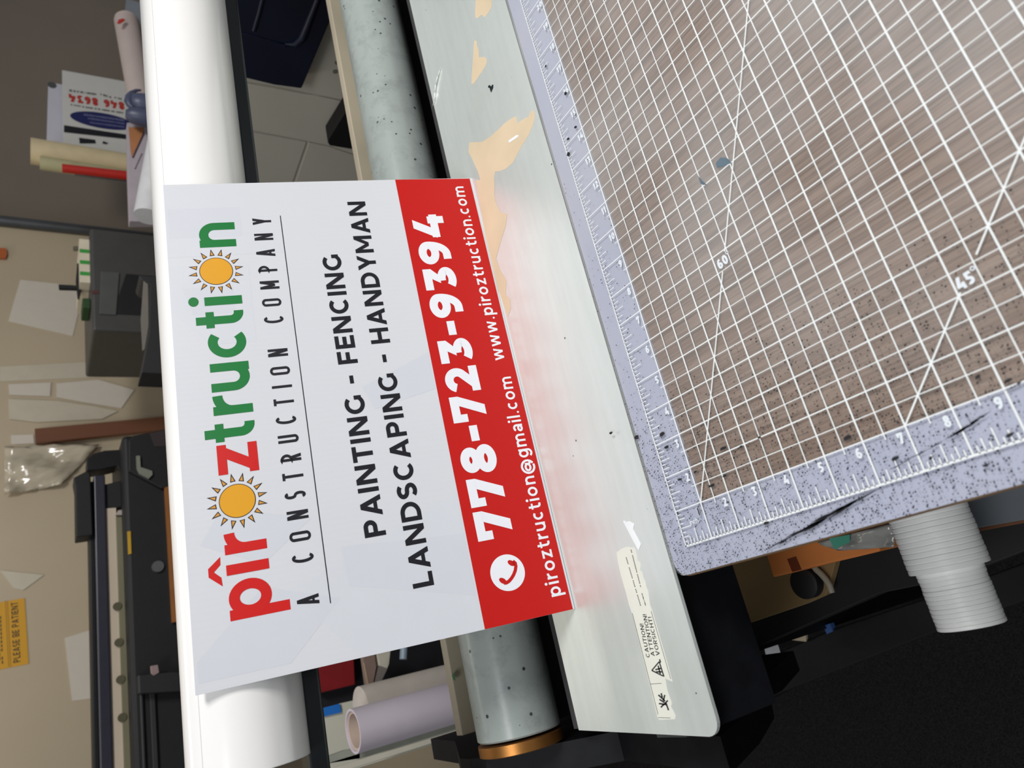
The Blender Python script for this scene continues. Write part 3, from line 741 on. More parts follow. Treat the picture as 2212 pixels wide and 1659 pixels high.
crumple('film', [c3(600,330,-9.15), c3(1200,180,-9.15), c3(1215,365,-9.15), c3(760,395,-9.15)], 12, 8, .12, bag_m, BAG, 4)
mb = MB(); mb.prism([c3(*q, -8.9) for q in [(690,300),(850,270),(850,330),(730,385)]], (0,0,-.03)); mb.build('printed_stripe', mat('teal green print', (60,150,126), .4), BAG)
mb = MB(); mb.prism([c3(*q, ZS+.8) for q in [(405,572),(445,560),(515,690),(482,705)]], (0,0,-.35))
tag(mb.build('tape_strip', mat('blue tape', (52,96,160), .5)), 'narrow blue tape strip beside the clear cable under the mat', 'tape')
mb = MB(); mb.tube([c3(*q, ZS+.75) for q in [(560,500),(590,545),(630,580),(665,620),(695,670),(712,725)]], .13, 10)
tag(mb.build('cable', mat('clear grey cable', (150,146,130), .3), smooth=60), 'curved pale cable lying on the black shelf', 'cable')
mb = MB(); mb.lathe(c3(545,640,ZS+.5), (0,0,1), [(0,.5),(.05,.62),(.5,.62),(.55,.5)], 28)
tag(mb.build('tape_roll', black_matte, smooth=40), 'small black tape roll between blue tape and cable', 'tape')
mb = MB(); mb.prism([c3(*q, -9.4) for q in [(1750,-60),(2300,-190),(2300,140),(1815,225)]], (0,0,-.35))
tag(mb.build('grey_board', [mat('blue grey board', (104,110,116), .6, var=.04)], bevel=.03), 'blue grey board lying under the mat behind the ribbed tubes', 'board')
mb = MB(); mb.prism([c3(*q, -9.76) for q in [(1750,-60),(2300,-190),(2300,165),(1825,252)]], (0,0,-2.2))
tag(mb.build('wooden_crate', mat('dark brown wood', (104,64,36), .7, var=.15, scale=20), bevel=.05), 'dark brown wooden crate under the blue grey board', 'crate')
# two bundles of ribbed white tube
rib_m = mat('white ribbed plastic', (246,246,243), .4, var=.02)
def ribbed(name, c0, c1, r, pitch, label, seed, jag):
    random.seed(seed)
    c0 = Vector(c0); c1 = Vector(c1); L = (c1-c0).length; n = int(L/pitch); prof = []
    for i in range(n):
        q = random.uniform(-jag, jag)
        prof += [(i*pitch, r-.022+q), (i*pitch+pitch*.15, r+q), (i*pitch+pitch*.85, r+q), (i*pitch+pitch*.97, r-.022+q)]
    mb = MB(); mb.lathe(c0, c1-c0, prof, 56); o = mb.build(name, rib_m, smooth=35); return tag(o, label, 'tube', 'ribbed white tubes under the mat')
ribbed('ribbed_tube', (3.2,-3.82,-6.0), (-2.28,-3.68,-6.0), 1.05, .15, 'thicker ribbed white plastic tube sticking out from under the mat', 1, .012)
ribbed('ribbed_tube', (-2.2,-3.66,-6.02), (-3.86,-3.62,-6.02), .86, .12, 'thinner ribbed white plastic tube projecting from the thicker one', 2, .008)
mb = MB(); mb.box(2.0, 3.0, -4.9, -2.6, -12, -7.0); mb.box(1.6, 3.0, -4.0, -3.4, -7.1, -6.9)
tag(mb.build('tube_rest', black_metal), 'black support carrying the ribbed white tube', 'stand')
mb = MB(); mb.lathe(onz(1745,1368,-23.9), (0.2,.5,.35), [(0,.3),(.1,.5),(1.6,.5),(1.7,.3)], 24)
tag(mb.build('foam_cup', mat('cream foam', (206,190,160), .7), smooth=40), 'small cream object lying on the black base beam', 'cup')
mb = MB(); mb.prism([onz(*q, -23.9) for q in [(1778,1352),(1793,1347),(1799,1364),(1786,1370)]], (0,0,-.4))
tag(mb.build('blue_cap', mat('blue plastic', (58,92,150), .5)), 'small blue plastic cap beside the cream object on the base beam', 'cap')  # loose blue cap lying on the beam

# ------------------------------------------------------------------ seen through the laminator: a cabinet's side on the right
XC = 42.0
CB = thing('storage_cabinet', 'off-white storage cabinet standing behind the grey roller', 'cabinet', (52, 30, FLOOR))
cab_m = mat('off-white enamel', (208,203,190), .45, var=.03, scale=4)
mb = MB(); mb.box(XC, XC+22, 15.5, 42.4, FLOOR, 5.5); mb.build('body', cab_m, CB, bevel=.2)
hx = lambda x, y, X=XC: onx(480+x/4.147, y/4.147, X)
def side_panel(pts, X, th, m, name, parent=None, bevel=.05):
    mb = MB(); mb.prism([hx(x, y, X) for x, y in pts], (th, 0, 0)); return mb.build(name, m, parent, bevel=bevel)
side_panel([(100,690),(215,715),(640,800),(830,850),(1240,930),(1500,980),(1500,-300),(60,-300)], XC-.35, .33, cab_m, 'upper_panel', CB, .08)
side_panel([(120,735),(500,800),(760,852),(850,862),(1240,950),(1500,1010),(1500,1480),(960,1308),(770,1266),(275,1165),(120,1130)], XC-.22, .2, cab_m, 'middle_panel', CB, .06)
side_panel([(120,1160),(275,1188),(755,1276),(615,1680),(560,1900),(150,1900)], XC-.16, .14, cab_m, 'lower_panel', CB, .05)
side_panel([(775,1280),(960,1318),(1500,1500),(1500,2000),(600,2000),(640,1680)], XC-.16, .14, cab_m, 'lower_panel', CB, .05)
mb = MB()
for q in [(1030,560),(1012,640)]:
    c = hx(*q, XC-.36); mb = MB(); mb.lathe(c, (-1,0,0), [(0,.2),(.04,.2)], 10); mb.build('scuff', mat('grey scuff', (128,124,116), .6), CB)
NAVY = thing('storage_bin', 'navy blue plastic bin with a rounded raised rim against the off-white cabinet', 'bin', hx(500, 400, XC-1.6))
navy_m = mat('navy plastic', (13,21,46), .4, var=.12, scale=10)
side_panel([(50,675),(210,703),(470,765),(712,797),(985,150),(1000,60),(1000,-300),(50,-300)], XC-1.7, 1.3, navy_m, 'body', NAVY, .12)
mb = MB()
mb.tube([hx(*q, XC-1.72) for q in [(130,290),(200,305),(300,330),(450,375),(560,405),(650,395),(720,335),(760,240),(830,60),(900,-120),(960,-280)]], [.06,.06,.06,.07,.12,.26,.30,.26,.22,.2,.2], 14)
mb.build('raised_rim', navy_m, NAVY, smooth=60)
mb = MB(); mb.tube([hx(*q, XC-1.7) for q in [(285,270),(330,120),(365,-20),(400,-140)]], .16, 12); mb.build('rib', navy_m, NAVY, smooth=60)
o = side_panel([(945,1250),(948,1285),(965,1308),(1195,1345),(1500,1400),(1500,600),(1300,700),(1135,945)], XC-1.9, 1.5, black_matte, 'black_bracket', CB, .1)
o['label'] = 'black wedge-cornered bracket'

# ------------------------------------------------------------------ seen through the laminator: rolls and cases standing on the floor at the left
k = lambda x, y, Y: ony(660+x/5.53, 1380+y/5.53, Y)
def upright(name, top, Y, th, m, label=None, cat=None, parent=None, bevel=.05, bottom=FLOOR, drop=None):
    """upright slab: its surveyed top outline carried straight down to the floor"""
    a = [k(x, y, Y) for x, y in top]
    mb = MB(); mb.prism([Vector((a[0].x, Y, bottom))]+a+[Vector((a[-1].x, Y, bottom))], (0, th, 0))
    o = mb.build(name, m, parent, bevel=bevel)
    return tag(o, label, cat) if label else o
lilac = mat('pale lilac paper', (206,196,206), .7, var=.02)
PR = thing('paper_roll', 'pale lilac paper roll standing upright behind the scraper strip', 'roll', k(560, 1100, 31.5)*1.0)
c = k(565, 1105, 31.5); c.z -= .0; RAD = 1.28
ROOT[PR.name] = Vector((c.x, 31.5, FLOOR)); PR.location = P((c.x, 31.5, FLOOR))
mb = MB(); mb.pipe((c.x, 31.5, FLOOR), (c.x, 31.5, c.z), RAD, RAD-.14, 56); mb.build('paper', lilac, PR, smooth=40)
mb = MB(); mb.pipe((c.x, 31.5, FLOOR), (c.x, 31.5, c.z-.12), RAD-.15, RAD-.3, 48); mb.build('core_tube', mat('tan paper core', (196,176,162), .8), PR, smooth=40)
c2 = k(640, 800, 35)
mb = MB(); mb.cyl((c2.x-.3, 35, FLOOR), (c2.x-.3, 35, c2.z-.1), 1.5, seg=44)
tag(mb.build('paper_tube', mat('warm white paper', (196,187,178), .7), smooth=40), 'warm white rolled paper standing behind the lilac roll', 'roll')
upright('cream_board', [(150,1700),(120,1200),(205,935),(420,770),(640,720)], 38, .5, mat('cream board', (196,194,178), .7, var=.06, scale=5), 'cream board standing behind the lilac paper roll', 'board')
mb = MB(); mb.prism([k(*q, 37.97) for q in [(186,830),(400,775),(420,880),(205,930)]], (0,-.15,0))
tag(mb.build('blue_label', mat('bright blue label', (18,106,190), .5)), 'bright blue label on the edge of the cream board', 'label')
upright('grey_tube', [(250,1480),(260,1420),(480,1340),(640,1310),(640,1440)][::1], 33.6, .6, mat('grey green plastic', (150,152,140), .4, var=.1), 'grey green plastic channel left of the lilac roll', 'channel')
mb = MB(); a = k(330, 1545, 28.2); b = k(1190, 1290, 28.2); d_ = k(1830, 1050, 28.2)
upright('cream_sheet', [(280,1640),(330,1540),(700,1430),(1260,1260)], 28.6, .15, mat('cream paper', (200,194,178), .7, var=.03), 'cream paper sheet standing in front of the lilac roll', 'paper')
upright('black_case', [(0,900),(0,200),(900,-200),(1900,-200)], 44, 4, mat('black fabric', (15,15,22), .8, var=.2), 'tall black fabric case standing behind the paper rolls', 'case')
mb = MB(); mb.prism([k(*q, 42.8) for q in [(100,150),(120,365),(165,650),(598,545),(575,120)]], (0,1.1,0))
tag(mb.build('red_box', mat('deep red plastic', (128,22,28), .5), bevel=.1), 'deep red box held against the black case', 'box')
SQ = thing('squeegee', 'brown grey squeegee standing against the black case', 'tool', k(770, 600, 40))
mb = MB(); mb.prism([k(*q, 40) for q in [(660,60),(680,215),(735,600),(770,650),(800,600),(850,330),(830,190),(815,60)]], (0,.5,0)); mb.build('blade', mat('brown grey felt', (128,108,98), .8), SQ, bevel=.05)
mb = MB(); mb.prism([k(*q, 39.97) for q in [(690,280),(705,290),(770,620),(755,640)]], (0,.03,0)); mb.build('bright_edge', mat('pale edge', (180,152,124), .5), SQ)
KN = thing('craft_knife', 'cream handled craft knife right of the brown squeegee', 'knife', k(900, 600, 40))
mb = MB(); mb.prism([k(*q, 40) for q in [(840,60),(855,180),(880,318),(980,352),(1000,300),(1020,120),(1020,60)]], (0,.5,0)); mb.build('handle', mat('cream handle', (196,190,174), .5), KN, bevel=.05)
mb = MB(); mb.prism([k(*q, 40.1) for q in [(875,318),(980,352),(850,620),(805,600)]], (0,.15,0)); mb.build('blade', mat('dull blade', (140,132,126), .4, metal=.3), KN)
a = k(1168, 245, 40); b = k(1185, -40, 40)
mb = MB(); mb.cyl(a, b, .3, seg=16)
tag(mb.build('pen', mat('pale blue pen', (150,168,182), .35), smooth=40), 'pale blue pen right of the craft knife', 'pen')


# ------------------------------------------------------------------ counter along the back and what stands on it
ZB = -6.0
CT = thing('back_counter', 'low counter along the back wall hidden behind the film roll', 'counter', (72, 70, FLOOR))
mb = MB(); mb.box(27, 118, 44.35, 82, ZB-1.2, ZB); mb.build('worktop', mat('grey laminate', (96,92,88), .5), CT)
mb = MB(); mb.box(28, 117, 44.5, 81, FLOOR, ZB-1.2); mb.build('cabinet', mat('dark laminate', (52,48,46), .6), CT)
def panel(pts, Y, th, down=True):
    return [ony(x, y, Y) for x, y in pts]
def standing(name, px, Y, th, m, label, cat, group=None, bevel=.04, parent=None):
    """upright slab whose visible outline is surveyed in the plane Y; its foot stands on the counter"""
    mb = MB(); mb.prism(panel(px, Y, th), (0, th, 0)); o = mb.build(name, m, parent, bevel=bevel)
    return o if parent else tag(o, label, cat, group)
j = lambda x, y: (60+x/5.53, 140+y/5.53)
def foot(px_pair, Y):     # straight down to the counter
    out = []
    for x, y in px_pair:
        p = ony(x, y, Y); out.append(Vector((p.x, Y, ZB)))
    return out
def slab(name, top, Y, th, m, parent=None, bevel=.04):
    """upright slab: visible upper outline (left bottom, ..., right bottom) closed down at the counter"""
    a = panel(top, Y, th); f0 = Vector((a[0].x, Y, ZB)); f1 = Vector((a[-1].x, Y, ZB))
    mb = MB(); mb.prism([f0]+a+[f1], (0, th, 0)); return mb.build(name, m, parent, bevel=bevel)
o = slab('blank_sign', [j(225,900), j(245,208), j(600,262)], 71.5, .3, mat('cool white board', (206,204,214), .6, var=.02))
tag(o, 'blank cool white board standing behind the phone number sign', 'board', 'boards on the back counter')
mb = MB(); c = ony(*j(290,240), 71.45); mb.cyl(c, c+Vector((0,.06,0)), .5, seg=16); mb.build('grommet', mat('dark grommet', (80,80,80), .5), o)
PS = thing('leaning_sign', 'white sign standing on end with red phone number and blue oval', 'sign', (62, 70, ZB), 'boards on the back counter')
sign_w = mat('dim white sign', (214,212,206), .6, var=.02)
slab('board', [j(425,930), j(410,62), j(1100,185)], 70, .3, sign_w, PS)
FS = 69.97
pj = lambda x, y: ony(*j(x, y), FS)
mb = MB(); mb.poly([pj(*q) for q in [(432,720),(432,805),(1195,890),(1195,835)]]); mb.build('black_band', dark, PS)
mb = MB()
pts = [pj(505+ (890-505)*(1-math.cos(a)) , 605+ (1-math.cos(a))*62 + 92*math.sin(a)) for a in [math.pi*2*i/40 for i in range(40)]]
mb.poly(pts); mb.build('oval', mat('navy print', (26,30,92), .5), PS)
mb = MB(); rt = mat('red print', (190,52,44), .5)
A0 = pj(1148, 447); A1 = pj(490, 345); u = (A1-A0).normalized(); up = (pj(500,430)-pj(490,345)); up = (up-u*up.dot(u)); hh = up.length; v = up.normalized()
n_ = u.cross(v)
if n_.y > 0: pass
put(mb, text('846 8634', 0, (A1-A0).length, 0, hh*1.1, .27, gap=.14), (A0+v*0.0, u, v, Vector((0,-1,0))), 0)
o = mb.build('lettering', rt, PS); o['label'] = 'red phone number'
mb = MB(); random.seed(5)
def fuzz(q0, q1, hgt, n):
    for i in range(n):
        if random.random() < .15: continue
        f0, f1 = i/n, (i+.65)/n
        p = [(q0[0]+(q1[0]-q0[0])*f, q0[1]+(q1[1]-q0[1])*f) for f in (f0, f1)]
        e = random.uniform(.6, 1)*hgt
        mb.poly([pj(p[0][0], p[0][1]-e/2), pj(p[0][0], p[0][1]+e/2), pj(p[1][0], p[1][1]+e/2), pj(p[1][0], p[1][1]-e/2)])
fuzz((495,305),(835,355),26,26); fuzz((870,350),(1000,390),26,9); fuzz((1020,385),(1125,410),20,7); fuzz((510,475),(635,495),18,9); fuzz((650,500),(1145,575),22,34)
mb.poly([pj(*q) for q in [(612,870),(805,895),(815,940),(620,940)]]); mb.poly([pj(*q) for q in [(900,910),(965,935),(940,950),(890,940)]])
mb.build('small_print', dark, PS)
mb = MB(); 
def fz2(q0, q1, hgt, n):
    for i in range(n):
        f0, f1 = i/n, (i+.6)/n; p = [(q0[0]+(q1[0]-q0[0])*f, q0[1]+(q1[1]-q0[1])*f) for f in (f0, f1)]; e = hgt*random.uniform(.5,1)
        mb.poly([Vector((w.x, FS-.02, w.z)) for w in (pj(p[0][0], p[0][1]-e/2), pj(p[0][0], p[0][1]+e/2), pj(p[1][0], p[1][1]+e/2), pj(p[1][0], p[1][1]-e/2))])
fz2((670,595),(1160,665),26,26); fz2((720,640),(1160,705),22,24); fz2((740,690),(1160,745),24,20); mb.build('oval_print', mat('pale blue print', (120,122,160), .5), PS)
# cream tube, red folder, glass strip
o = MB(); a0 = ony(66, 326, 67); a1 = ony(280, 330, 67); 
mb = MB(); mb.cyl((a0.x, 67, ZB), (a0.x, 67, a0.z), 1.55, seg=32)
tag(mb.build('cream_tube', mat('cream paper tube', (216,198,158), .6, var=.05), smooth=40), 'tall cream paper tube standing left of the phone number sign', 'tube')
mb = MB(); c = ony(86, 352, 66.2); mb.cyl((c.x, 66.2, ZB), (c.x, 66.2, c.z), .8, seg=24)
tag(mb.build('paper_bundle', mat('greenish cream paper', (184,178,138), .7), smooth=40), 'thin greenish cream paper roll beside the tall cream tube', 'roll')
mb = MB(); a = ony(*j(412,1235), 64.2); b = ony(*j(1180,1270), 64.2)
mb.cyl((b.x, 64.2, ZB), (a.x, 64.2, a.z), .62, .5, seg=20)
tag(mb.build('red_folder', mat('red rolled card', (196,40,30), .5), smooth=40), 'red rolled card standing beside the cream tube', 'card')
mb = MB(); a = ony(*j(560,1290), 65); b = ony(*j(1130,1355), 65); mb.prism([a+Vector((-.25,0,0)), a+Vector((.25,0,0)), Vector((b.x+.3,65,ZB)), Vector((b.x-.3,65,ZB))], (0,.3,0))
tag(mb.build('clear_strip', mat('grey acrylic', (120,124,120), .2)), 'grey acrylic strip beside the red rolled card', 'strip')
# things in front, half hidden by the film roll
q8 = lambda x, y: (180+x/6.911, y/6.911)
Yb = 50.0
PT = thing('poster_roll', 'pinkish poster roll with red printed end leaning behind the film roll', 'roll', ony(290, 150, Yb))
pz0 = ony(274, 47, Yb+2); pz1 = ony(313, 260, Yb+2)
ax_ = (pz1-pz0).normalized()
mb = MB(); mb.cyl(pz0, pz0+ax_*21, 1.3, seg=40); mb.build('paper', mat('pinkish poster paper', (188,172,166), .7, var=.03), PT, smooth=40)
mb = MB(); mb.lathe(pz0, -ax_, [(0,1.29),(.35,1.2),(.7,.9),(.9,.4)], 32); mb.build('roll_end', mat('pale paper end', (206,186,178), .7), PT)
low = pz0+ax_*21
mb = MB(); mb.box(low.x+1.5, low.x+9, Yb+.8, Yb+4.6, ZB, low.z-1.25)
tag(mb.build('carton', mat('dim brown cardboard', (132,108,70), .8, var=.08, scale=16), bevel=.05), 'brown carton carrying the pinkish poster roll behind the film roll', 'box')
random.seed(2)
mb = MB()
for i in range(9):
    f = i/8; c_ = ony(257+f*9, 48-f*5+random.uniform(-2,2), Yb+.2)
    mb.lathe(c_, (.2,-1,.3), [(0,.2),(.05,.2)], 8)
mb.build('red_print', rt, PT)
pp = panel([q8(640,-20), q8(610,290), q8(640,300)], Yb+6, .4); mb = MB(); mb.prism(pp+[Vector((pp[2].x, Yb+6, ZB)), Vector((pp[0].x, Yb+6, ZB))], (0,.4,0))
tag(mb.build('clear_box', mat('blue grey clear plastic', (132,138,146), .25, var=.05)), 'blue grey plastic lid at the far end behind the film roll', 'box')
BTL = thing('spray_bottle', 'spray bottle with slate blue trigger head behind the film roll', 'bottle', ony(312, 235, Yb-4))
sl = mat('slate blue plastic', (70,76,100), .4, var=.1)
mb = MB()
ring = [ony(*q8(*q), Yb-4) for q in [(860,1345),(790,1350),(720,1390),(680,1450),(668,1510),(690,1570),(740,1610)]]
mb.tube(ring, [.1,.16,.24,.34,.36,.28,.2], 12); mb.build('trigger_loop', sl, BTL, smooth=60)
mb = MB(); c = ony(*q8(850,1560), Yb-3.6); mb.lathe(c-Vector((0,0,1.6)), (0,0,1), [(0,1.05),(.3,1.2),(1.6,1.1),(2.3,.95),(2.7,.35)], 28); mb.build('head', sl, BTL, smooth=50)
mb = MB(); c2 = ony(*j(1240,600), Yb-3.6); mb.lathe(c2-Vector((0,0,2.4)), (0,0,1), [(0,.8),(1.2,.9),(2.4,.8),(2.9,.4)], 24); mb.build('collar', sl, BTL, smooth=50)
mb = MB(); hb = c.z-1.6-ZB; mb.lathe((c.x, c.y, ZB), (0,0,1), [(0,1.5),(.2,1.6),(hb*.7,1.6),(hb,.9)], 28); mb.build('bottle', mat('clear bottle', (190,190,196), .3), BTL, smooth=50)
PB = thing('printed_carton', 'lilac grey carton with orange brown print behind the film roll', 'box', ony(330, 300, Yb-2))
mb = MB(); pp = panel([j(1400,690), j(1185,690), j(1195,1300), (280,478), (345,478)], Yb-2, .5); mb.prism([Vector((pp[0].x, Yb-2, ZB))]+pp+[Vector((pp[4].x, Yb-2, ZB))], (0,1.0,0)); mb.build('carton', mat('lilac grey card', (176,166,172), .6), PB, bevel=.04)
mb = MB(); mb.poly([ony(*j(*q), Yb-2.02) for q in [(1205,745),(1385,745),(1390,800),(1240,1105),(1225,1000)]]); mb.build('orange_print', mat('orange brown print', (176,118,76), .6), PB)
mb = MB(); mb.poly([ony(*j(*q), Yb-2.03) for q in [(1385,790),(1395,830),(1265,1115),(1245,1110)]])
for i in range(8):
    f = i/8; x, y = 1360-f*85, 1060+f*190
    mb.poly([ony(*j(*q), Yb-2.03) for q in [(x,y),(x+14,y+4),(x-2,y+20),(x-14,y+12)]])
mb.build('purple_print', mat('plum print', (74,56,66), .6), PB)
mb = MB(); ta = ony(319, 468, Yb-6); tb = ony(343, 335, Yb-6); tdir = (tb-ta).normalized()
mb.cyl(ta, ta+tdir*18, 1.15, seg=36)
tag(mb.build('mailing_tube', mat('white tube', (212,212,214), .5), smooth=40), 'white mailing tube end behind the film roll', 'tube')

# grey printer with a black slot
GP = thing('label_printer', 'dark grey boxy printer with a black slot on the counter', 'printer', (40, 62, ZB))
gm = mat('dark grey plastic body', (70,69,66), .5, var=.05)
YP = 60.0
p4 = lambda x, y: (x/4.148, 450+y/4.148)
TLp = ony(*p4(805,185), YP); BLp = ony(*p4(800,1090), YP)
mb = MB(); mb.box(BLp.x, TLp.x+.2, YP, YP+12, ZB, TLp.z); mb.build('body', gm, GP, bevel=.3)
mb = MB(); a = ony(*p4(1130,590), YP); b = ony(*p4(1240,960), YP); c = ony(*p4(1040,960), YP); d_ = ony(*p4(1030,880), YP)
mb.prism([p+Vector((0,-.02,0)) for p in (a, Vector((a.x,YP,b.z-2)), Vector((b.x,YP,b.z-2)), Vector((b.x,YP,c.z)), c, d_)], (0,-.05,0)); mb.build('slot', black_matte, GP)
mb = MB(); mb.prism([ony(*p4(*q), YP-.02) for q in [(905,570),(1070,580),(1040,960),(890,950)]], (0,-.15,0)); mb.build('front_cover', mat('grey plastic cover', (84,84,82), .5), GP, bevel=.05)
mb = MB(); mb.prism([ony(*p4(*q), YP-.02) for q in [(820,740),(880,735),(885,765),(830,770)]], (0,-.05,0)); mb.build('badge', mat('dark red badge', (90,50,48), .5), GP)
GT = thing('striped_box', 'white box edge with green stripes lying on the grey printer', 'box', ony(185, 560, YP+4))
YG = YP+1.0
A_ = ony(*p4(780,280), YG); B_ = ony(*p4(770,665), YG); zt = TLp.z
wz = .95
mb = MB(); mb.box(B_.x, A_.x, YG, YG+7, zt+.02, zt+wz); mb.build('carton', mat('cream carton', (226,214,190), .6), GT)
for f in (.28, .54, .80):
    x = A_.x+(B_.x-A_.x)*f; mb = MB(); mb.box(x-.22, x+.22, YG-.03, YG, zt+.05, zt+wz-.02); mb.build('green_stripe', mat('green print', (58,160,64), .5), GT)
mb = MB(); a = ony(*p4(765,760), YP); b = ony(*p4(780,850), YP); mb.box(b.x, a.x, YP+1, YP+4, zt+.02, zt+.75)
tag(mb.build('green_roll', mat('dark green plastic', (40,72,34), .6), bevel=.1), 'small dark green block on the grey printer', 'block')
CL = thing('clamp', 'black bar clamp lying on the grey printer', 'clamp', ony(172, 610, YG+1))
mb = MB(); mb.prism([ony(*p4(*q), YG+1.5) for q in [(690,490),(705,490),(740,640),(735,700),(712,800),(695,790),(680,640)]], (0,.6,0)); mb.build('jaw', black_matte, CL, bevel=.06)
mb = MB(); mb.prism([ony(*p4(*q), YG+1.5) for q in [(525,680),(690,690),(690,720),(530,715)]], (0,.5,0)); mb.build('bar', black_matte, CL, bevel=.04)
mb = MB(); mb.prism([ony(*p4(*q), YG+1.5) for q in [(655,340),(745,335),(745,362),(660,362)]], (0,.5,0)); mb.build('screw', mat('grey screw', (96,92,84), .5), CL)
DB = thing('black_box', 'dark slope-sided box with pale side by the film roll', 'box', ony(330, 700, 45))
mb = MB(); pp = [ony(*p4(*q), 45) for q in [(1245,600),(1270,640),(1345,680),(1340,1100),(1270,1470),(1460,1480)]]; mb.prism([Vector((pp[0].x, 45, ZB))]+pp+[Vector((pp[5].x, 45, ZB))], (0,3,0)); mb.build('body', mat('charcoal box', (38,38,40), .6), DB, bevel=.05)
mb = MB(); mb.poly([ony(*p4(*q), 44.97) for q in [(1285,650),(1325,680),(1330,1050),(1295,1260),(1275,1280),(1260,1000)]]); mb.build('pale_side', mat('grey white card', (120,114,106), .6), DB)

# brown plank against the wall
mb = MB(); a = ony(75, 926, 82.5); b = ony(77, 957, 82.5); c = ony(355, 927, 82.5); d_ = ony(353, 900, 82.5)
k1 = (FLOOR-a.z)/(d_.z-a.z); k2 = (FLOOR-b.z)/(c.z-b.z)
mb.prism([a, b, b+(c-b)*k2, a+(d_-a)*k1], (0,.9,0))
tag(mb.build('wooden_plank', mat('brown wood', (112,68,42), .6, var=.2, scale=8, stretch=(1,1,.08))), 'brown wooden plank standing against the cream wall', 'plank')

# ------------------------------------------------------------------ papers on the wall
YW = 83.93
def paper(name, px, m, label, cat='paper', off=0.0, group='papers taped on the cream wall'):
    mb = MB(); mb.prism([ony(x, y, YW-off) for x, y in px], (0,.05,0)); return tag(mb.build(name, m), label, cat, group)
pm = mat('wall paper sheet', (214,204,190), .5, var=.02); pm2 = mat('wall paper sheet warm', (204,194,174), .4, var=.03)
paper('paper_sheet', [(44,604),(172,618),(180,630),(157,726),(18,694)], pm, 'tilted white paper on the wall left of the black clamp')
paper('paper_sheet', [(140,1378),(195,1361),(204,1508),(156,1514)], pm, 'white paper on the wall just above the wide printer rail')
paper('paper_sheet', [(0,792),(268,778),(270,812),(0,824)], pm2, 'narrow paper strip on the wall between clamp and plank')
paper('paper_sheet', [(18,830),(110,826),(108,856),(20,853)], pm, 'small white paper on the wall above the plank top', off=.06)
paper('paper_sheet', [(122,828),(212,820),(290,842),(262,882),(176,868),(122,858)], pm, 'overlapping white paper on the wall above the plank middle', off=.06)
paper('paper_sheet', [(18,862),(125,866),(205,878),(255,888),(220,905),(80,912),(20,905)], pm2, 'overlapping white paper on the wall nearest the plank top', off=.12)
paper('paper_sheet', [(24,940),(72,938),(74,958),(24,960)], pm, 'small pale paper on the wall at the plank top', off=.06)
paper('paper_sheet', [(0,1232),(95,1242),(50,1275),(30,1270)], pm2, 'thin translucent paper on the wall above the yellow notice', off=.04)
wrap = mat('crinkled clear wrap', (196,184,162), .12, var=.04, scale=12, coat=.6)
o = crumple('plastic_wrap', [ony(10,965,YW-.3), ony(10,1070,YW-.3), ony(130,1050,YW-.3), ony(215,962,YW-.3)][::-1], 14, 10, .8, wrap, None, 11)
tag(o, 'crinkled shiny plastic wrap on the wall beside the plank top', 'wrap')
mb = MB(); mb.prism([ony(x, y, YW-.4) for x, y in [(-6,535),(13,536),(15,548),(12,558),(-6,557)]], (0,.3,0))
tag(mb.build('orange_tag', mat('orange tag', (186,96,44), .6)), 'orange tag on the wall near the steel post', 'tag')
NT = thing('yellow_notice', 'yellow wall notice reading PLEASE BE PATIENT', 'notice', ony(40, 1370, YW))
mb = MB(); mb.prism([ony(x, y, YW) for x, y in [(-55,1310),(53,1292),(62,1434),(-50,1456)]], (0,.05,0)); mb.build('sheet', mat('yellow notice', (216,158,22), .5, var=.02), NT)
n8 = lambda x, y: ony(x/6.9125, 1270+y/6.9125, YW-.02)
mb = MB()
a = n8(305,1100); b = n8(265,205); u = (b-a).normalized(); w = n8(200,1115)-a; w = w-u*w.dot(u); 
put(mb, text('PLEASE BE PATIENT', 0, (b-a).length, 0, w.length, .15, gap=.16), (a, u, w.normalized(), Vector((0,-1,0))))
o1 = n8(45,1130); o2 = n8(5,225)
random.seed(8)
for i in range(15):
    f0, f1 = i/15, (i+.7)/15; p = o1.lerp(o2, f0); q = o1.lerp(o2, f1); t_ = w*.9
    for g0, g1 in ((0,.18),(.4,.55),(.8,1)):
        if random.random() < .8: mb.poly([p+t_*g0, q+t_*g0, q+t_*g1, p+t_*g1])
mb.build('lettering', dark, NT)
mb = MB(); 
for x0 in (75, 105): mb.poly([n8(*q) for q in [(x0,190),(x0+8,190),(x0+58,1180),(x0+50,1180)]])
mb.build('thin_rule', mat('ochre rule', (160,110,20), .5), NT)

# ------------------------------------------------------------------ wide-format plotter
PLT = thing('wide_format_printer', 'black wide-format printer with purple grey rail against the wall', 'printer', (-6, 62, FLOOR))
def zat(x, Y, y=1600): return ony(x, y, Y)[2]
YQ = 60.0
xr = lambda x, y, Y=YQ: ony(x, y, Y)[0]
XL = -34
mb = MB(); mb.box(XL, xr(190,1040), YQ, YQ+2.5, zat(216,YQ), zat(200.5,YQ)); mb.build('top_edge', black_metal, PLT, bevel=.15)
mb = MB(); mb.box(XL, xr(212,1030), YQ-.6, YQ+1.5, zat(243,YQ-.6), zat(215,YQ-.6)); mb.build('guide_rail', mat('purple grey rail', (46,45,58), .35, var=.08), PLT, bevel=.12)
mb = MB(); mb.box(XL, xr(232,1100), YQ-.3, YQ+.5, zat(267,YQ-.3), zat(242,YQ-.3)); mb.build('back_strip', mat('cream metal strip', (206,190,168), .5, var=.05, scale=4), PLT)
mb = MB(); mb.box(XL, xr(250,1120), YQ-.5, YQ+.5, zat(288,YQ-.5), zat(266,YQ-.5)); mb.build('olive_bar', mat('olive grey bar', (124,118,92), .5, var=.1, scale=4), PLT, bevel=.05)
mb = MB()
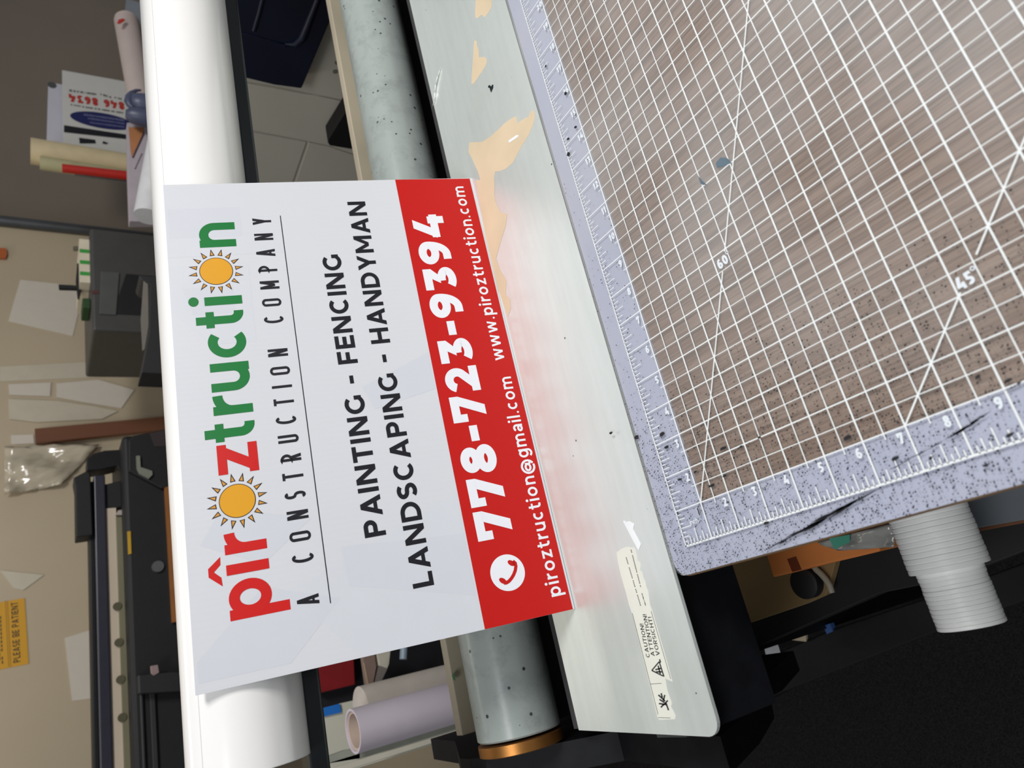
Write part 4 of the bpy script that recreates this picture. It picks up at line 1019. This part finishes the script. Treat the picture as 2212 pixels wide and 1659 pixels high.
for y in (1310,1388,1468,1550): mb = MB(); c = ony(266-(1600-y)*.045, y, YQ-.51); mb.cyl(c, c+Vector((0,-.12,0)), .35, seg=12); mb.build('screw_head', mat('olive screw', (86,82,58), .5), PLT)
YR = YQ-3
mb = MB(); mb.box(XL, xr(285,940,YR), YR, YQ+8, zat(470,YR), zat(287,YR)); body = mb.build('body', black_matte, PLT, bevel=.4)
for x0, x1 in ((306,313),(327,340)):  # lighter bars stand in for the highlight lines on the black body
    mb = MB(); mb.box(XL, xr(300,1480,YR-.3), YR-.35, YR+.1, zat(x1,YR-.3), zat(x0,YR-.3)); mb.build('highlight_bar', mat('charcoal highlight', (46,46,48), .5), PLT, bevel=.08)
# right-hand end caps, carriage box and bracket
c8 = lambda x, y: (x/3.686, 800+y/3.686)
mb = MB(); mb.prism([ony(*c8(*q), YQ-.4) for q in [(690,800),(690,710),(740,665),(830,638),(960,630),(1020,640),(1030,790),(970,830),(930,760),(800,790)]], (0,2.2,0)); mb.build('end_cap', black_metal, PLT, bevel=.08)
mb = MB(); mb.prism([ony(*c8(*q), YQ-.9) for q in [(585,855),(690,800),(720,820),(740,1310),(605,1330),(600,940)]], (0,2.5,0)); mb.build('control_box', black_matte, PLT, bevel=.1)
mb = MB(); mb.prism([ony(*c8(*q), YQ-.2) for q in [(800,915),(960,880),(1010,900),(1000,1080),(810,1120)]], (0,2.2,0)); mb.build('carriage_box', black_matte, PLT, bevel=.08)
mb = MB(); mb.prism([ony(*c8(*q), YQ-.7) for q in [(1000,850),(1035,830),(1055,1120),(1010,1150),(920,1150),(940,1115),(1015,1105)]], (0,.4,0)); mb.build('bracket', mat('grey white metal', (178,166,158), .5), PLT)
mb = MB(); mb.prism([ony(*c8(*q), YR-.6) for q in [(1025,800),(1025,560),(1060,520),(1310,470),(1420,460),(1420,900),(1290,940),(1100,840)]], (0,4,0)); mb.build('side_housing', black_matte, PLT, bevel=.1)
mb = MB(); mb.prism([ony(*c8(*q), YR-.65) for q in [(1190,500),(1320,475),(1400,470),(1400,600),(1230,605)]], (0,.05,0)); mb.build('housing_panel', mat('dusky plum plastic', (62,52,54), .4), PLT)
mb = MB(); mb.prism([ony(*c8(*q), YR-.9) for q in [(1085,680),(1115,680),(1120,770),(1210,800),(1215,830),(1185,860),(1110,820),(1090,780)]], (0,.3,0)); mb.build('lever', mat('grey green metal', (130,132,118), .4), PLT)
mb = MB(); mb.prism([ony(*c8(*q), YR-.05) for q in [(1012,1285),(1040,1280),(1046,1460),(1020,1468)]], (0,-.05,0)); mb.build('warning_label', mat('yellow label', (204,158,34), .5), PLT)
c4 = lambda x, y: (x/3.778, 1220+y/3.778)
mb = MB(); mb.prism([ony(*c4(*q), YR-1.6) for q in [(1128,900),(1420,870),(1520,880),(1520,1030),(1135,1052)]], (0,1.6,0)); mb.build('flange', mat('soft black plastic', (34,34,36), .5), PLT, bevel=.1)
mb = MB(); mb.prism([ony(*c4(*q), YR-1.7) for q in [(1230,825),(1290,815),(1300,880),(1255,905),(1235,890)]], (0,.5,0)); mb.build('button', mat('dusty pink button', (150,128,126), .5), PLT, bevel=.05)
mb = MB(); c = ony(*c8(1258,1560), YR-.3); mb.cyl(c, c+Vector((0,.3,0)), .5, seg=16); mb.build('roll_pin', mat('grey pin', (92,92,92), .4), PLT, smooth=40)
mb = MB()
za, zb = zat(380,YR-.5,1300), zat(364,YR-.5,1300)
mb.box(xr(370,1345,YR-.5), xr(352,985,YR-.5), YR-.55, YR-.05, za-1, zb-.2); mb.build('paper_edge', mat('brown kraft edge', (150,92,40), .6, var=.08), PLT)
for lx in (-26, 10): mb = MB(); mb.box(lx, lx+3, YQ-1, YQ+4, FLOOR, zat(470,YR)); mb.build('leg', black_metal, PLT)

# ------------------------------------------------------------------ light
W = bpy.data.worlds.new('room light'); scn.world = W; W.use_nodes = True
W.node_tree.nodes['Background'].inputs['Color'].default_value = (.92, .96, 1, 1)
W.node_tree.nodes['Background'].inputs['Strength'].default_value = .24
def area(name, loc, target, sx, sy, power, col=(1,1,1)):
    L = bpy.data.lights.new(name, 'AREA'); L.shape = 'RECTANGLE'; L.size = sx*IN; L.size_y = sy*IN; L.energy = power; L.color = col
    o = bpy.data.objects.new(name, L); COL.objects.link(o); o.location = P(loc)
    o.rotation_euler = (P(target)-P(loc)).to_track_quat('-Z', 'Y').to_euler()
    return o
area('key_fill_lamp', (46, -32, 62), (12, 4, 0), 26, 22, 37, (1, .99, .97))
area('key_fill_lamp', (-26, -22, 64), (0, 4, 0), 40, 16, 15, (.97, .985, 1))  # added fill with no fitting behind it, brightens the tubes and left side
area('key_fill_lamp', (10, 62, 62), (10, 80, 0), 40, 10, 5.5, (1, .93, .82))
scn.view_settings.view_transform = 'Standard'; scn.view_settings.look = 'None'
scn.view_settings.exposure = -0.25; scn.view_settings.gamma = 1.0; scn.view_settings.use_curve_mapping = False
